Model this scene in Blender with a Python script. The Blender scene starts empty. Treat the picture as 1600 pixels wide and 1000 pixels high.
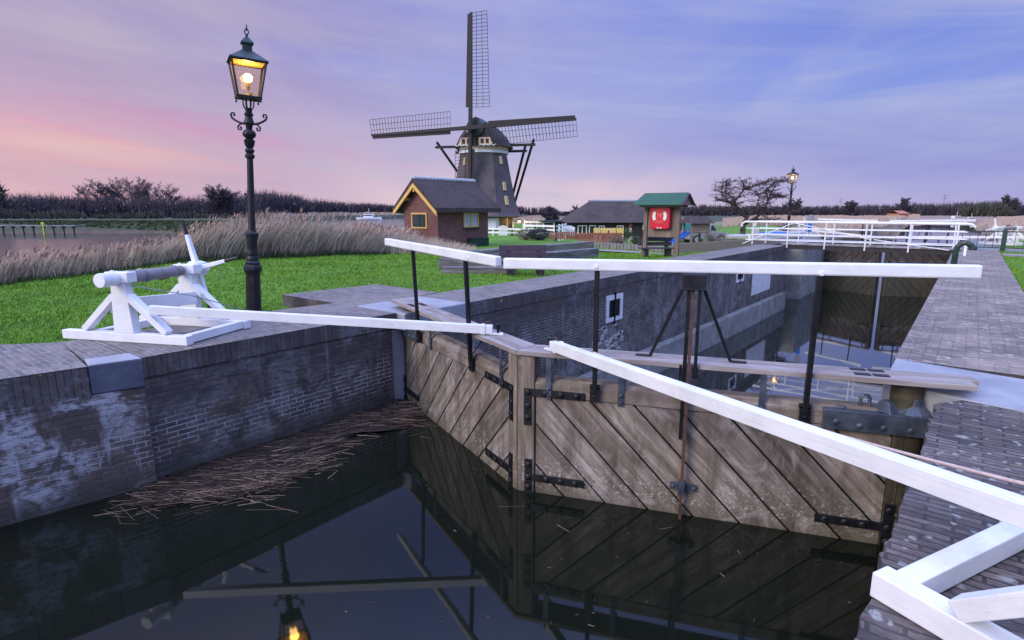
import bpy, bmesh, math, random
import numpy as np
from math import sin, cos, pi, radians, sqrt, atan2

sc = bpy.context.scene
# ------------------------------------------------------------------ camera
FPX = 887.0
TILT = math.atan(170.0 / FPX)
AZ = 0.67507
CA, SA = cos(AZ), sin(AZ)
CAMZ = 1.5
cam_d = bpy.data.cameras.new('camera')
cam_d.sensor_width = 36.0
cam_d.lens = FPX / 1600 * 36.0
cam_d.clip_start = 0.05
cam_d.clip_end = 20000
cam = bpy.data.objects.new('camera', cam_d)
sc.collection.objects.link(cam)
cam.location = (0, 0, CAMZ)
cam.rotation_euler = (pi / 2 - TILT, 0, AZ)
sc.camera = cam

# ------------------------------------------------------------------ light, sky, exposure
sc.view_settings.view_transform = 'Standard'
sc.view_settings.look = 'None'
sc.view_settings.gamma = 1.0
sc.view_settings.exposure = 0.22

def lin(r, g, b):
    def f(v):
        v /= 255.0
        return v / 12.92 if v <= .04045 else ((v + .055) / 1.055) ** 2.4
    return (f(r), f(g), f(b), 1.0)

class NT:
    """small node helper"""
    def __init__(s, tree):
        s.t = tree; s.n = tree.nodes; s.l = tree.links
    def add(s, typ, ins=None, **kw):
        n = s.n.new(typ)
        for k, v in kw.items(): setattr(n, k, v)
        for k, v in (ins or {}).items():
            sock = n.inputs[k]
            if hasattr(v, 'is_output') or isinstance(v, bpy.types.NodeSocket): s.l.new(v, sock)
            else: sock.default_value = v
        return n
    def math(s, op, a, b=None, clamp=False):
        n = s.n.new('ShaderNodeMath'); n.operation = op; n.use_clamp = clamp
        for i, v in enumerate((a, b)):
            if v is None: continue
            if isinstance(v, bpy.types.NodeSocket): s.l.new(v, n.inputs[i])
            else: n.inputs[i].default_value = v
        return n.outputs[0]
    def maprange(s, v, a, b, c=0.0, d=1.0, smooth=False):
        n = s.n.new('ShaderNodeMapRange'); n.clamp = True
        if smooth: n.interpolation_type = 'SMOOTHSTEP'
        s.l.new(v, n.inputs[0])
        for i, x in enumerate((a, b, c, d)): n.inputs[i + 1].default_value = x
        return n.outputs[0]
    def mix(s, f, a, b, mode='MIX'):
        n = s.n.new('ShaderNodeMix'); n.data_type = 'RGBA'; n.blend_type = mode
        for sock, v in ((n.inputs[0], f), (n.inputs[6], a), (n.inputs[7], b)):
            if isinstance(v, bpy.types.NodeSocket): s.l.new(v, sock)
            else: sock.default_value = v
        return n.outputs[2]
    def ramp(s, v, stops, interp='LINEAR'):
        n = s.n.new('ShaderNodeValToRGB'); e = n.color_ramp.elements
        n.color_ramp.interpolation = interp
        while len(e) > 1: e.remove(e[-1])
        e[0].position = stops[0][0]; e[0].color = stops[0][1]
        for p, c in stops[1:]:
            k = e.new(p); k.color = c
        s.l.new(v, n.inputs[0])
        return n.outputs[0]
    def noise(s, vec, scale, detail=4.0, rough=.55, dist=0.0, mult=None):
        if mult is not None:
            vec = s.add('ShaderNodeVectorMath', {0: vec, 1: mult}, operation='MULTIPLY').outputs[0]
        n = s.add('ShaderNodeTexNoise', {'Vector': vec, 'Scale': scale, 'Detail': detail, 'Roughness': rough, 'Distortion': dist})
        return n.outputs[0]

world = bpy.data.worlds.new('World'); sc.world = world
world.use_nodes = True
w = NT(world.node_tree); w.n.clear()
gen = w.add('ShaderNodeTexCoord').outputs['Generated']
def wdot(v): return w.add('ShaderNodeVectorMath', {0: gen, 1: v}, operation='DOT_PRODUCT').outputs['Value']
wr, wf, wz = wdot((CA, SA, 0)), wdot((-SA, CA, 0)), wdot((0, 0, 1))
az = w.math('ARCTAN2', wr, wf)
zc = w.math('MAXIMUM', wz, 0.0)
inv = w.math('DIVIDE', 1.0, w.math('ADD', zc, .10))
cx, cy = w.math('MULTIPLY', wr, inv), w.math('MULTIPLY', wf, inv)
cvec = w.add('ShaderNodeCombineXYZ', {0: cx, 1: cy, 2: 0.0}).outputs[0]
n1 = w.noise(cvec, 1.0, 3.5, .5, .5, mult=(.95, .13, 1))
n2 = w.noise(cvec, 1.0, 4, .6, .8, mult=(2.6, .5, 1))
n3 = w.noise(cvec, 1.0, 2, .5, .2, mult=(.38, .10, 1))
ez = w.math('ADD', zc, w.math('MULTIPLY', w.math('SUBTRACT', n1, .5), .075))
ez = w.math('MULTIPLY', ez, 2.5, clamp=True)
S = lambda stops: [(e * 2.5, lin(*c)) for e, c in stops]
left = w.ramp(ez, S([(0, (196, 162, 188)), (.045, (202, 168, 186)), (.085, (222, 178, 180)), (.125, (216, 148, 180)), (.165, (182, 148, 188)), (.22, (156, 146, 196)), (.30, (142, 138, 196)), (.39, (112, 120, 198))]))
cen = w.ramp(ez, S([(0, (230, 206, 208)), (.04, (216, 196, 212)), (.09, (178, 168, 210)), (.15, (160, 164, 214)), (.22, (154, 162, 220)), (.31, (142, 150, 220)), (.39, (112, 126, 210))]))
rig = w.ramp(ez, S([(0, (178, 170, 212)), (.05, (164, 164, 214)), (.10, (148, 158, 216)), (.16, (134, 152, 222)), (.23, (114, 142, 226)), (.31, (92, 128, 222)), (.39, (94, 126, 210))]))
sky = w.mix(w.maprange(az, -.66, .02, 0, 1, True), left, cen)
sky = w.mix(w.maprange(az, -.02, .66, 0, 1, True), sky, rig)
n4 = w.noise(cvec, 1.0, 5, .55, 1.1, mult=(.8, .24, 1))
bvec = w.add('ShaderNodeCombineXYZ', {0: w.math('MULTIPLY', az, 1.3), 1: w.math('ADD', w.math('MULTIPLY', wz, 13.0), w.math('MULTIPLY', az, 1.1)), 2: 2.7}).outputs[0]
n5 = w.noise(bvec, 1.0, 5, .55, .7)
n6 = w.noise(bvec, .62, 4, .5, .5)
pale = w.mix(w.maprange(az, -.6, .1), lin(190, 180, 196), lin(176, 182, 218))
sky = w.mix(w.maprange(n2, .46, .74, 0, .14), sky, pale)
sky = w.mix(w.math('MULTIPLY', w.maprange(n5, .44, .64, 0, .75), w.maprange(wz, .42, .25)), sky, pale)
sky = w.mix(w.math('MULTIPLY', w.maprange(n6, .50, .66, 0, .40), w.maprange(wz, .42, .25)), sky, w.mix(w.maprange(az, -.5, .1), lin(158, 134, 178), lin(134, 140, 206)))
sky = w.mix(w.math('MULTIPLY', w.maprange(n4, .44, .64, 0, .42), w.maprange(wz, .0, .10, .35, 1)), sky, pale)
sky = w.mix(w.maprange(n3, .48, .68, 0, .25), sky, w.mix(w.maprange(az, -.5, .1), lin(150, 128, 186), lin(128, 132, 206)))
# extra sky gain added overhead and behind the camera to brighten the foreground
up = w.maprange(wz, .50, .85, 0, 1, True)
back = w.maprange(wf, .25, -.5, 0, 1, True)
sky = w.mix(w.math('MAXIMUM', up, w.math('MULTIPLY', back, .8)), sky, lin(160, 176, 228))
gain = w.math('ADD', .90, w.math('ADD', w.math('MULTIPLY', up, 2.7), w.math('MULTIPLY', back, .25)))
sky = w.mix(w.maprange(wz, -.02, -.2), sky, (.03, .03, .04, 1))
nish = w.add('ShaderNodeTexSky'); nish.sky_type = 'NISHITA'; nish.sun_disc = False
nish.sun_elevation = radians(3); nish.sun_rotation = radians(-80)
both = w.mix(1.0, sky, w.mix(1.0, nish.outputs[0], (.003, .003, .003, 1), 'MULTIPLY'), 'ADD')
bg = w.add('ShaderNodeBackground', {'Color': both, 'Strength': gain})
w.l.new(bg.outputs[0], w.add('ShaderNodeOutputWorld').inputs[0])

sun_d = bpy.data.lights.new('sun', 'SUN'); sun_d.energy = 2.2; sun_d.angle = radians(32); sun_d.color = (1.0, .88, .72)
sun = bpy.data.objects.new('sun', sun_d); sc.collection.objects.link(sun)
# soft evening light from behind the camera, a little from the left
sun.rotation_euler = (radians(64), 0, AZ - radians(52))
sc.cycles.use_adaptive_sampling = True
sc.cycles.max_bounces = 6
sc.cycles.transparent_max_bounces = 12
sc.cycles.sample_clamp_indirect = 4.0

# ------------------------------------------------------------------ points
def ray(px, py):
    a, b = (px - 800) / FPX, -(py - 500) / FPX
    f = cos(TILT) + b * sin(TILT); u = b * cos(TILT) - sin(TILT)
    return a, f, u
def wpt(r, f, z): return np.array([r * CA - f * SA, r * SA + f * CA, z])
def at(px, py, z=0.0):
    """the point of height z that stands in that direction"""
    a, f, u = ray(px, py); t = (z - CAMZ) / u
    return wpt(a * t, f * t, z)
def pt(px, py, f):
    """the point at forward distance f in that direction"""
    a, ff, u = ray(px, py); t = f / ff
    return wpt(a * t, f, CAMZ + u * t)
def gp(px, f, z=0.0):
    F2 = f * cos(TILT) - (z - CAMZ) * sin(TILT)
    return wpt((px - 800) / FPX * F2, f, z)
def zat(py, f): return pt(800, py, f)[2]
V = lambda *a: np.array(a, float)

# ------------------------------------------------------------------ mesh builder
class MB:
    def __init__(s, o=(0, 0, 0), ang=0.0, ex=None, ey=None, ez=None):
        s.v = []; s.f = []; s.uv = []; s.mi = []; s.m = 0
        s.o = np.array(o, float)
        s.ex = np.array(ex, float) if ex is not None else V(cos(ang), sin(ang), 0)
        s.ey = np.array(ey, float) if ey is not None else V(-sin(ang), cos(ang), 0)
        s.ez = np.array(ez, float) if ez is not None else V(0, 0, 1)
    def P(s, p): return s.o + s.ex * p[0] + s.ey * p[1] + s.ez * p[2]
    def face(s, pts, uv=None):
        i = len(s.v)
        s.v.extend(tuple(s.P(p)) for p in pts)
        s.f.append(tuple(range(i, i + len(pts))))
        s.uv.append(uv if uv else [(0, 0)] * len(pts)); s.mi.append(s.m)
    def ifaces(s, pts, faces, uvs=None):
        i = len(s.v); s.v.extend(tuple(s.P(p)) for p in pts)
        for k, f in enumerate(faces):
            s.f.append(tuple(i + j for j in f))
            s.uv.append(uvs[k] if uvs else [(pts[j][0], pts[j][2]) for j in f]); s.mi.append(s.m)
        return s
    def bar(s, p0, p1, wd, ht, up=(0, 0, 1), w1=None, h1=None):
        """beam from p0 to p1 (axis through its middle), u runs along the grain"""
        p0, p1 = np.array(p0, float), np.array(p1, float)
        d = p1 - p0; L = np.linalg.norm(d); d /= L
        sd = np.cross(d, np.array(up, float)); n = np.linalg.norm(sd)
        if n < 1e-5: sd = np.cross(d, V(1, 0, 0)); n = np.linalg.norm(sd)
        sd /= n; uu = np.cross(sd, d)
        w1 = wd if w1 is None else w1; h1 = ht if h1 is None else h1
        c = []
        for p, a, b in ((p0, wd, ht), (p1, w1, h1)):
            for i, j in ((-1, -1), (1, -1), (1, 1), (-1, 1)): c.append(p + sd * (a / 2 * i) + uu * (b / 2 * j))
        ou, ov = random.random() * 40, random.random() * 40
        fs = [(0, 1, 5, 4), (1, 2, 6, 5), (2, 3, 7, 6), (3, 0, 4, 7), (3, 2, 1, 0), (4, 5, 6, 7)]
        ws = [wd, ht, wd, ht]; uvs = []; acc = 0
        for k in range(4):
            uvs.append([(ou, ov + acc), (ou, ov + acc + ws[k]), (ou + L, ov + acc + ws[k]), (ou + L, ov + acc)]); acc += ws[k]
        uvs += [[(ou, ov), (ou + .02, ov), (ou + .02, ov + ht), (ou, ov + ht)]] * 2
        return s.ifaces([tuple(x) for x in c], fs, uvs)
    def box(s, x0, x1, y0, y1, z0, z1):
        L = (x1 - x0, y1 - y0, z1 - z0); k = int(np.argmax(L))
        c = V((x0 + x1) / 2, (y0 + y1) / 2, (z0 + z1) / 2)
        if k == 0: return s.bar((x0, c[1], c[2]), (x1, c[1], c[2]), L[1], L[2])
        if k == 1: return s.bar((c[0], y0, c[2]), (c[0], y1, c[2]), L[0], L[2])
        return s.bar((c[0], c[1], z0), (c[0], c[1], z1), L[0], L[1], up=(0, 1, 0))
    def prism(s, poly, z0, z1, side=None, top=None, bottom=True, zt=None):
        """extruded plan outline; side/top choose material slots; zt = height per vertex of the top"""
        n = len(poly); zt = zt or [z1] * n; acc = 0; m0 = s.m
        a2 = sum(poly[i][0] * poly[(i + 1) % n][1] - poly[(i + 1) % n][0] * poly[i][1] for i in range(n))
        if a2 < 0: poly = poly[::-1]; zt = zt[::-1]
        if side is not None: s.m = side
        for i in range(n):
            a, b = poly[i], poly[(i + 1) % n]; za, zb = zt[i], zt[(i + 1) % n]
            L = sqrt((a[0] - b[0]) ** 2 + (a[1] - b[1]) ** 2)
            s.face([(a[0], a[1], z0), (b[0], b[1], z0), (b[0], b[1], zb), (a[0], a[1], za)], [(acc, z0), (acc + L, z0), (acc + L, zb), (acc, za)]); acc += L
        if top is not None: s.m = top
        s.face([(p[0], p[1], z) for p, z in zip(poly, zt)], [(p[0], p[1]) for p in poly])
        if bottom: s.face([(p[0], p[1], z0) for p in reversed(poly)], [(p[0], p[1]) for p in reversed(poly)])
        s.m = m0; return s
    def slab(s, poly, y0, y1):
        """outline in the local x-z plane, thick along local y; u along x"""
        n = len(poly); ou, ov = random.random() * 9, random.random() * 9
        uv = [(p[0] + ou, p[1] + ov) for p in poly]
        s.face([(p[0], y0, p[1]) for p in poly], uv)
        s.face([(p[0], y1, p[1]) for p in reversed(poly)], uv[::-1])
        for i in range(n):
            a, b = poly[i], poly[(i + 1) % n]
            s.face([(a[0], y0, a[1]), (a[0], y1, a[1]), (b[0], y1, b[1]), (b[0], y0, b[1])], [uv[i], uv[i], uv[(i + 1) % n], uv[(i + 1) % n]])
        return s
    def tube(s, pts, r, n=8, cap=True):
        pts = [np.array(p, float) for p in pts]
        rs = r if hasattr(r, '__len__') else [r] * len(pts)
        rings = []; ref = None; base = len(s.v); acc = 0; us = []
        for i, p in enumerate(pts):
            d = pts[min(i + 1, len(pts) - 1)] - pts[max(i - 1, 0)]
            d = d / (np.linalg.norm(d) + 1e-9)
            if ref is None:
                ref = np.cross(d, V(0, 0, 1))
                if np.linalg.norm(ref) < .1: ref = np.cross(d, V(1, 0, 0))
            else: ref = ref - d * np.dot(ref, d)
            ref = ref / (np.linalg.norm(ref) + 1e-9); b = np.cross(d, ref)
            if i: acc += np.linalg.norm(p - pts[i - 1])
            us.append(acc); rings.append([p + (ref * cos(2 * pi * k / n) + b * sin(2 * pi * k / n)) * rs[i] for k in range(n)])
        for rg in rings: s.v.extend(tuple(s.P(q)) for q in rg)
        for i in range(len(pts) - 1):
            for k in range(n):
                k2 = (k + 1) % n; a = base + i * n
                s.f.append((a + k, a + k2, a + n + k2, a + n + k))
                v0, v1 = k / n * .3, (k + 1) / n * .3
                s.uv.append([(us[i], v0), (us[i], v1), (us[i + 1], v1), (us[i + 1], v0)]); s.mi.append(s.m)
        if cap:
            s.f.append(tuple(base + k for k in reversed(range(n)))); s.uv.append([(0, 0)] * n); s.mi.append(s.m)
            a = base + (len(pts) - 1) * n
            s.f.append(tuple(a + k for k in range(n))); s.uv.append([(0, 0)] * n); s.mi.append(s.m)
        return s
    def lathe(s, prof, n=16, c=(0, 0, 0), ax=(0, 0, 1), twist=0.0):
        """profile of (radius, height) turned about an axis through c"""
        ax = V(*ax); ax = ax / np.linalg.norm(ax); c = V(*c)
        e1 = np.cross(ax, V(0, 1, 0))
        if np.linalg.norm(e1) < .1: e1 = np.cross(ax, V(1, 0, 0))
        e1 /= np.linalg.norm(e1); e2 = np.cross(ax, e1); base = len(s.v)
        for r, h in prof:
            for k in range(n):
                t = 2 * pi * k / n + twist
                s.v.append(tuple(s.P(c + ax * h + (e1 * cos(t) + e2 * sin(t)) * max(r, 1e-4))))
        for i in range(len(prof) - 1):
            for k in range(n):
                k2 = (k + 1) % n; a = base + i * n
                s.f.append((a + k, a + k2, a + n + k2, a + n + k)); s.mi.append(s.m)
                v0, v1 = k / n, (k + 1) / n; h0, h1 = prof[i][1], prof[i + 1][1]
                s.uv.append([(v0, h0), (v1, h0), (v1, h1), (v0, h1)])
        s.f.append(tuple(base + k for k in reversed(range(n)))); s.uv.append([(0, 0)] * n); s.mi.append(s.m)
        a = base + (len(prof) - 1) * n
        s.f.append(tuple(a + k for k in range(n))); s.uv.append([(0, 0)] * n); s.mi.append(s.m)
        return s
    def ball(s, c, r, n=12, sz=1.0):
        return s.lathe([(r * sin(pi * i / 8), -r * sz * cos(pi * i / 8)) for i in range(9)], n, c)

def worigin(o):
    v = V(0, 0, 0)
    while o is not None:
        v = v + np.array(o.location); o = o.parent
    return v
def build(mb, name, mats, parent=None, loc=None, bevel=0.0, smooth=False, recalc=True, kind=None):
    if parent is not None: org = worigin(parent)
    else: org = np.array(loc, float) if loc is not None else V(0, 0, 0)
    me = bpy.data.meshes.new(name)
    vv = (np.array(mb.v) - org)
    me.from_pydata([tuple(x) for x in vv], [], mb.f)
    uvl = me.uv_layers.new(name='UVMap')
    flat = [c for f in mb.uv for p in f for c in p]
    uvl.data.foreach_set('uv', flat)
    for m in (mats if isinstance(mats, (list, tuple)) else [mats]): me.materials.append(m)
    me.polygons.foreach_set('material_index', mb.mi)
    if recalc:
        bm = bmesh.new(); bm.from_mesh(me)
        if bevel: bmesh.ops.remove_doubles(bm, verts=bm.verts, dist=1e-5)
        bmesh.ops.recalc_face_normals(bm, faces=bm.faces)
        bm.to_mesh(me); bm.free()
    if smooth:
        me.polygons.foreach_set('use_smooth', [True] * len(me.polygons))
        me.set_sharp_from_angle(angle=radians(40))
    o = bpy.data.objects.new(name, me); sc.collection.objects.link(o)
    if parent is not None: o.parent = parent
    else: o.location = tuple(org)
    if bevel:
        b = o.modifiers.new('bevel', 'BEVEL'); b.width = bevel; b.segments = 2; b.limit_method = 'ANGLE'; b.angle_limit = radians(50)
    if kind: o['kind'] = kind
    return o
def thing(name, label, cat, loc=(0, 0, 0), group=None):
    o = bpy.data.objects.new(name, None); o.empty_display_size = .2
    sc.collection.objects.link(o); o.location = tuple(float(x) for x in loc)
    o['label'] = label; o['category'] = cat
    if group: o['group'] = group
    return o
def tag(o, label, cat, group=None):
    o['label'] = label; o['category'] = cat
    if group: o['group'] = group
    return o
def dup(root, loc, rz=None, label=None, group=None):
    r = root.copy(); sc.collection.objects.link(r); r.location = tuple(float(x) for x in loc)
    if rz is not None: r.rotation_euler = (0, 0, rz)
    if label: r['label'] = label
    if group: r['group'] = group
    for ch in list(root.children):
        c = ch.copy(); sc.collection.objects.link(c); c.parent = r
        for g in list(ch.children):
            d = g.copy(); sc.collection.objects.link(d); d.parent = c
    return r
# ------------------------------------------------------------------ materials
def mat(name):
    m = bpy.data.materials.new(name); m.use_nodes = True
    t = NT(m.node_tree); t.n.clear()
    out = t.add('ShaderNodeOutputMaterial'); p = t.add('ShaderNodeBsdfPrincipled')
    t.l.new(p.outputs[0], out.inputs[0]); t.p = p; t.out = out
    return m, t
def setp(t, base=None, rough=None, metal=None, bump=None, bs=.3, bd=.01, spec=None):
    def put(k, v):
        if v is None: return
        if isinstance(v, bpy.types.NodeSocket): t.l.new(v, t.p.inputs[k])
        else: t.p.inputs[k].default_value = v
    put('Base Color', base); put('Roughness', rough); put('Metallic', metal); put('Specular IOR Level', spec)
    if bump is not None:
        b = t.add('ShaderNodeBump', {'Height': bump, 'Strength': bs, 'Distance': bd}); t.l.new(b.outputs[0], t.p.inputs['Normal'])
def C(*a): return (a[0], a[1], a[2], 1.0)
def simple(name, c1, c2, scale=6, rough=.6, metal=0.0, bs=.15, bd=.005, mult=None, coord='Object', spec=None):
    m, t = mat(name)
    tc = t.add('ShaderNodeTexCoord').outputs[coord]
    n = t.noise(tc, scale, 5, .6, .2, mult)
    col = t.mix(t.maprange(n, .3, .7), C(*c1), C(*c2))
    f = t.noise(tc, scale * 7, 3, .6, 0, mult)
    setp(t, col, t.maprange(n, .3, .7, rough - .08, rough + .1), metal, f, bs, bd, spec)
    return m

def m_paint():
    m, t = mat('white_paint')
    tc = t.add('ShaderNodeTexCoord').outputs['Object']; uv = t.add('ShaderNodeTexCoord').outputs['UV']
    n = t.noise(tc, 3, 5, .65, .3); g = t.noise(uv, 3, 4, .6, .1, (1.2, 22, 1))
    sp = t.noise(tc, 24, 4, .7)
    col = t.mix(t.maprange(n, .42, .72, 0, .75), C(.76, .77, .79), C(.58, .59, .61))
    col = t.mix(t.maprange(g, .54, .72, 0, .42), col, C(.5, .49, .46))
    col = t.mix(t.math('MULTIPLY', t.maprange(sp, .66, .73), t.maprange(n, .50, .62)), col, C(.36, .27, .2))
    ch = t.noise(uv, 7, 5, .7, .2, (1.5, 9, 1))
    col = t.mix(t.math('MULTIPLY', t.maprange(ch, .66, .73), t.maprange(n, .46, .58)), col, C(.42, .39, .35))
    setp(t, col, .5, 0, t.math('ADD', g, ch), .22, .004)
    return m
def m_wood(name, dark, mid, light, green=.25, stain=True):
    m, t = mat(name)
    uv = t.add('ShaderNodeTexCoord').outputs['UV']; ob = t.add('ShaderNodeTexCoord').outputs['Object']
    pos = t.add('ShaderNodeNewGeometry').outputs['Position']
    rnd = t.add('ShaderNodeNewGeometry').outputs['Random Per Island']
    g1 = t.noise(uv, 1.6, 6, .68, .8, (.8, 9, 1)); g2 = t.noise(uv, 3, 5, .6, 1.0, (.7, 40, 1))
    lg = t.noise(uv, 1.0, 4, .6, .8, (.9, 3.2, 1))
    b = t.noise(ob, 1.7, 4, .6, .4)
    col = t.ramp(g1, [(.28, C(*dark)), (.5, C(*mid)), (.72, C(*light))])
    col = t.mix(t.maprange(g2, .54, .8, 0, .45), col, C(*dark))
    col = t.mix(t.maprange(lg, .46, .66, 0, .6), col, C(dark[0] * 1.25, dark[1] * 1.08, dark[2] * 1.05))
    col = t.mix(1.0, col, t.ramp(rnd, [(0, C(.62, .60, .57)), (.5, C(.98, .93, .88)), (1, C(1.16, 1.14, 1.16))]), 'MULTIPLY')
    col = t.mix(t.maprange(b, .5, .72, 0, green), col, C(.075, .08, .035))
    if stain:
        z = t.add('ShaderNodeSeparateXYZ', {0: pos}).outputs[2]
        wet = t.maprange(t.math('ADD', z, t.math('MULTIPLY', b, .35)), -1.28, -.92, 1, 0)
        col = t.mix(t.math('MULTIPLY', wet, .55), col, C(.055, .06, .03))
        salt = t.noise(ob, 34, 4, .75); band = t.math('MULTIPLY', t.maprange(z, -1.38, -1.26), t.maprange(t.math('ADD', z, t.math('MULTIPLY', b, .5)), -.62, -.98))
        col = t.mix(t.math('MULTIPLY', t.maprange(salt, .55, .62), band), col, C(.46, .46, .45))
    if stain:
        dr = t.noise(ob, 1.0, 5, .65, .4, (5, 5, .8))
        col = t.mix(t.maprange(dr, .46, .66, 0, .7), col, C(dark[0] * .8, dark[1] * .7, dark[2] * .55))
        pale = t.noise(ob, 2.6, 5, .7, 1.0)
        col = t.mix(t.maprange(pale, .56, .74, 0, .5), col, C(light[0] * 1.15, light[1] * 1.15, light[2] * 1.22))
    setp(t, col, .78, 0, t.math('ADD', g2, t.math('MULTIPLY', g1, .7)), .45, .006)
    return m
def m_brick(name, b1, b2, mort, stain_amt=1.0, soldier=False, low=-1.4, rowh=.059, bw=.205):
    m, t = mat(name)
    uv = t.add('ShaderNodeTexCoord').outputs['UV']; pos = t.add('ShaderNodeNewGeometry').outputs['Position']
    wob = t.add('ShaderNodeVectorMath', {0: t.add('ShaderNodeTexNoise', {'Vector': uv, 'Scale': 5.0}).outputs['Color'], 1: (.012, .012, 0)}, operation='MULTIPLY').outputs[0]
    uv2 = t.add('ShaderNodeVectorMath', {0: uv, 1: wob}, operation='ADD').outputs[0]
    br = t.add('ShaderNodeTexBrick', {'Vector': uv2, 'Color1': C(*b1), 'Color2': C(*b2), 'Mortar': C(*mort), 'Scale': 1.0, 'Mortar Size': .006, 'Mortar Smooth': .25, 'Bias': 0.0, 'Brick Width': bw, 'Row Height': rowh})
    if soldier: br.offset = 0.0
    big = t.noise(pos, .9, 5, .6, .6); med = t.noise(pos, 3.2, 6, .65, .6); fine = t.noise(pos, 22, 4, .7)
    z = t.add('ShaderNodeSeparateXYZ', {0: pos}).outputs[2]
    fac = br.outputs['Fac']
    dark = C(b1[0] * .62, b1[1] * .62, b1[2] * .66)
    # mortar is washed white only in a band and in patches, grimed dark elsewhere
    white = t.math('MULTIPLY', t.maprange(med, .38, .56), t.math('MULTIPLY', t.maprange(z, low + .12, low + .35), t.maprange(t.math('ADD', z, t.math('MULTIPLY', big, .5)), -.22, -.55)))
    if soldier: white = t.maprange(med, .6, .7, 0, .6)
    mcol = t.mix(white, dark, C(*mort))
    col = t.mix(fac, br.outputs['Color'], mcol)
    col = t.mix(t.maprange(fine, .35, .7, 0, .6), col, dark)
    vary = t.noise(pos, 1.6, 5, .7, .9)
    col = t.mix(t.math('MULTIPLY', t.maprange(vary, .56, .68), .5 * (0 if low < -5 else 1)), col, C(.12, .075, .05))
    fm = t.noise(pos, 9, 6, .75, .4, (1, 1, 2.2))
    patch = t.math('MULTIPLY', t.maprange(big, .46, .62), t.math('MULTIPLY', t.maprange(med, .44, .54), t.maprange(fm, .40, .56)))
    col = t.mix(t.math('MULTIPLY', patch, .62 * stain_amt), col, C(.36, .37, .42))
    drip = t.noise(pos, 1.0, 4, .6, .2, (7, 7, .7))
    col = t.mix(t.maprange(drip, .58, .74, 0, .38 * stain_amt), col, C(.40, .42, .48))
    col = t.mix(t.maprange(t.math('ADD', z, t.math('MULTIPLY', med, .3)), low + .12, low + .42, .9, 0), col, C(.035, .038, .034))
    lich = t.math('MULTIPLY', t.maprange(t.noise(pos, 5, 3, .6, .3), .68, .72), t.maprange(z, -.5, -.15))
    col = t.mix(lich, col, C(.42, .24, .04))
    h = t.math('ADD', t.math('MULTIPLY', fac, -1.0), t.math('MULTIPLY', fine, .5))
    setp(t, col, .88, 0, h, .55, .008)
    return m
def m_paving(name, b1, b2, mort, lichen=0.0, rowh=.062, bw=.21, moss=.3, streak=.35):
    m, t = mat(name)
    uv = t.add('ShaderNodeTexCoord').outputs['UV']; pos = t.add('ShaderNodeNewGeometry').outputs['Position']
    wob = t.add('ShaderNodeVectorMath', {0: t.add('ShaderNodeTexNoise', {'Vector': uv, 'Scale': 4.0, 'Detail': 4.0}).outputs['Color'], 1: (.03, .032, 0)}, operation='MULTIPLY').outputs[0]
    uv2 = t.add('ShaderNodeVectorMath', {0: uv, 1: wob}, operation='ADD').outputs[0]
    br = t.add('ShaderNodeTexBrick', {'Vector': uv2, 'Color1': C(*b1), 'Color2': C(*b2), 'Mortar': C(*mort), 'Scale': 1.0, 'Mortar Size': .009, 'Mortar Smooth': .4, 'Bias': 0.0, 'Brick Width': bw, 'Row Height': rowh})
    big = t.noise(pos, 1.1, 5, .6, .5); med = t.noise(pos, 6, 6, .7, .5); fine = t.noise(pos, 40, 4, .7)
    col = br.outputs['Color']
    col = t.mix(t.maprange(med, .4, .66, 0, .6), col, C(b1[0] * .5, b1[1] * .5, b1[2] * .55))
    col = t.mix(t.maprange(big, .48, .7, 0, .45), col, C(b2[0] * 1.35, b2[1] * 1.3, b2[2] * 1.3))
    col = t.mix(t.math('MULTIPLY', t.maprange(fine, .55, .7), .5), col, C(.03, .028, .03))
    col = t.mix(t.math('MULTIPLY', t.maprange(t.noise(pos, 2.3, 4, .6, .8), .60, .7), moss), col, C(.06, .055, .03))
    st = t.noise(pos, 1.0, 6, .75, .3, (5, 42, 5)); st2 = t.noise(pos, 1.0, 5, .7, .2, (16, 60, 16))
    col = t.mix(t.maprange(st, .50, .66, 0, .8 * streak), col, C(.04, .034, .036))
    col = t.mix(t.maprange(st2, .58, .70, 0, .5 * streak), col, C(.30, .27, .265))
    if lichen:
        wv = t.add('ShaderNodeVectorMath', {0: pos, 1: t.add('ShaderNodeVectorMath', {0: t.add('ShaderNodeTexNoise', {'Vector': pos, 'Scale': 9.0}).outputs['Color'], 1: (.09, .09, 0)}, operation='MULTIPLY').outputs[0]}, operation='ADD').outputs[0]
        spots = None
        for sc_, r_ in ((5.5, .20), (13, .24)):
            vo = t.add('ShaderNodeTexVoronoi', {'Vector': wv, 'Scale': sc_}); 
            pick = t.add('ShaderNodeSeparateColor', {0: vo.outputs['Color']}).outputs[0]
            sp = t.math('MULTIPLY', t.maprange(vo.outputs['Distance'], r_, r_ - .07), t.math('GREATER_THAN', pick, .62))
            spots = sp if spots is None else t.math('MAXIMUM', spots, sp)
        col = t.mix(t.math('MULTIPLY', spots, t.maprange(fine, .3, .55, .15, lichen)), col, C(.50, .52, .50))
    lich = t.maprange(t.noise(pos, 6, 3, .6, .3), .69, .73)
    col = t.mix(t.math('MULTIPLY', lich, .8), col, C(.34, .20, .05))
    h = t.math('ADD', t.math('MULTIPLY', br.outputs['Fac'], -.8), t.math('ADD', t.math('MULTIPLY', t.math('ADD', med, fine), .6), t.math('MULTIPLY', st, -1.6 * streak)))
    setp(t, col, .85, 0, h, .7, .012)
    return m
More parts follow.
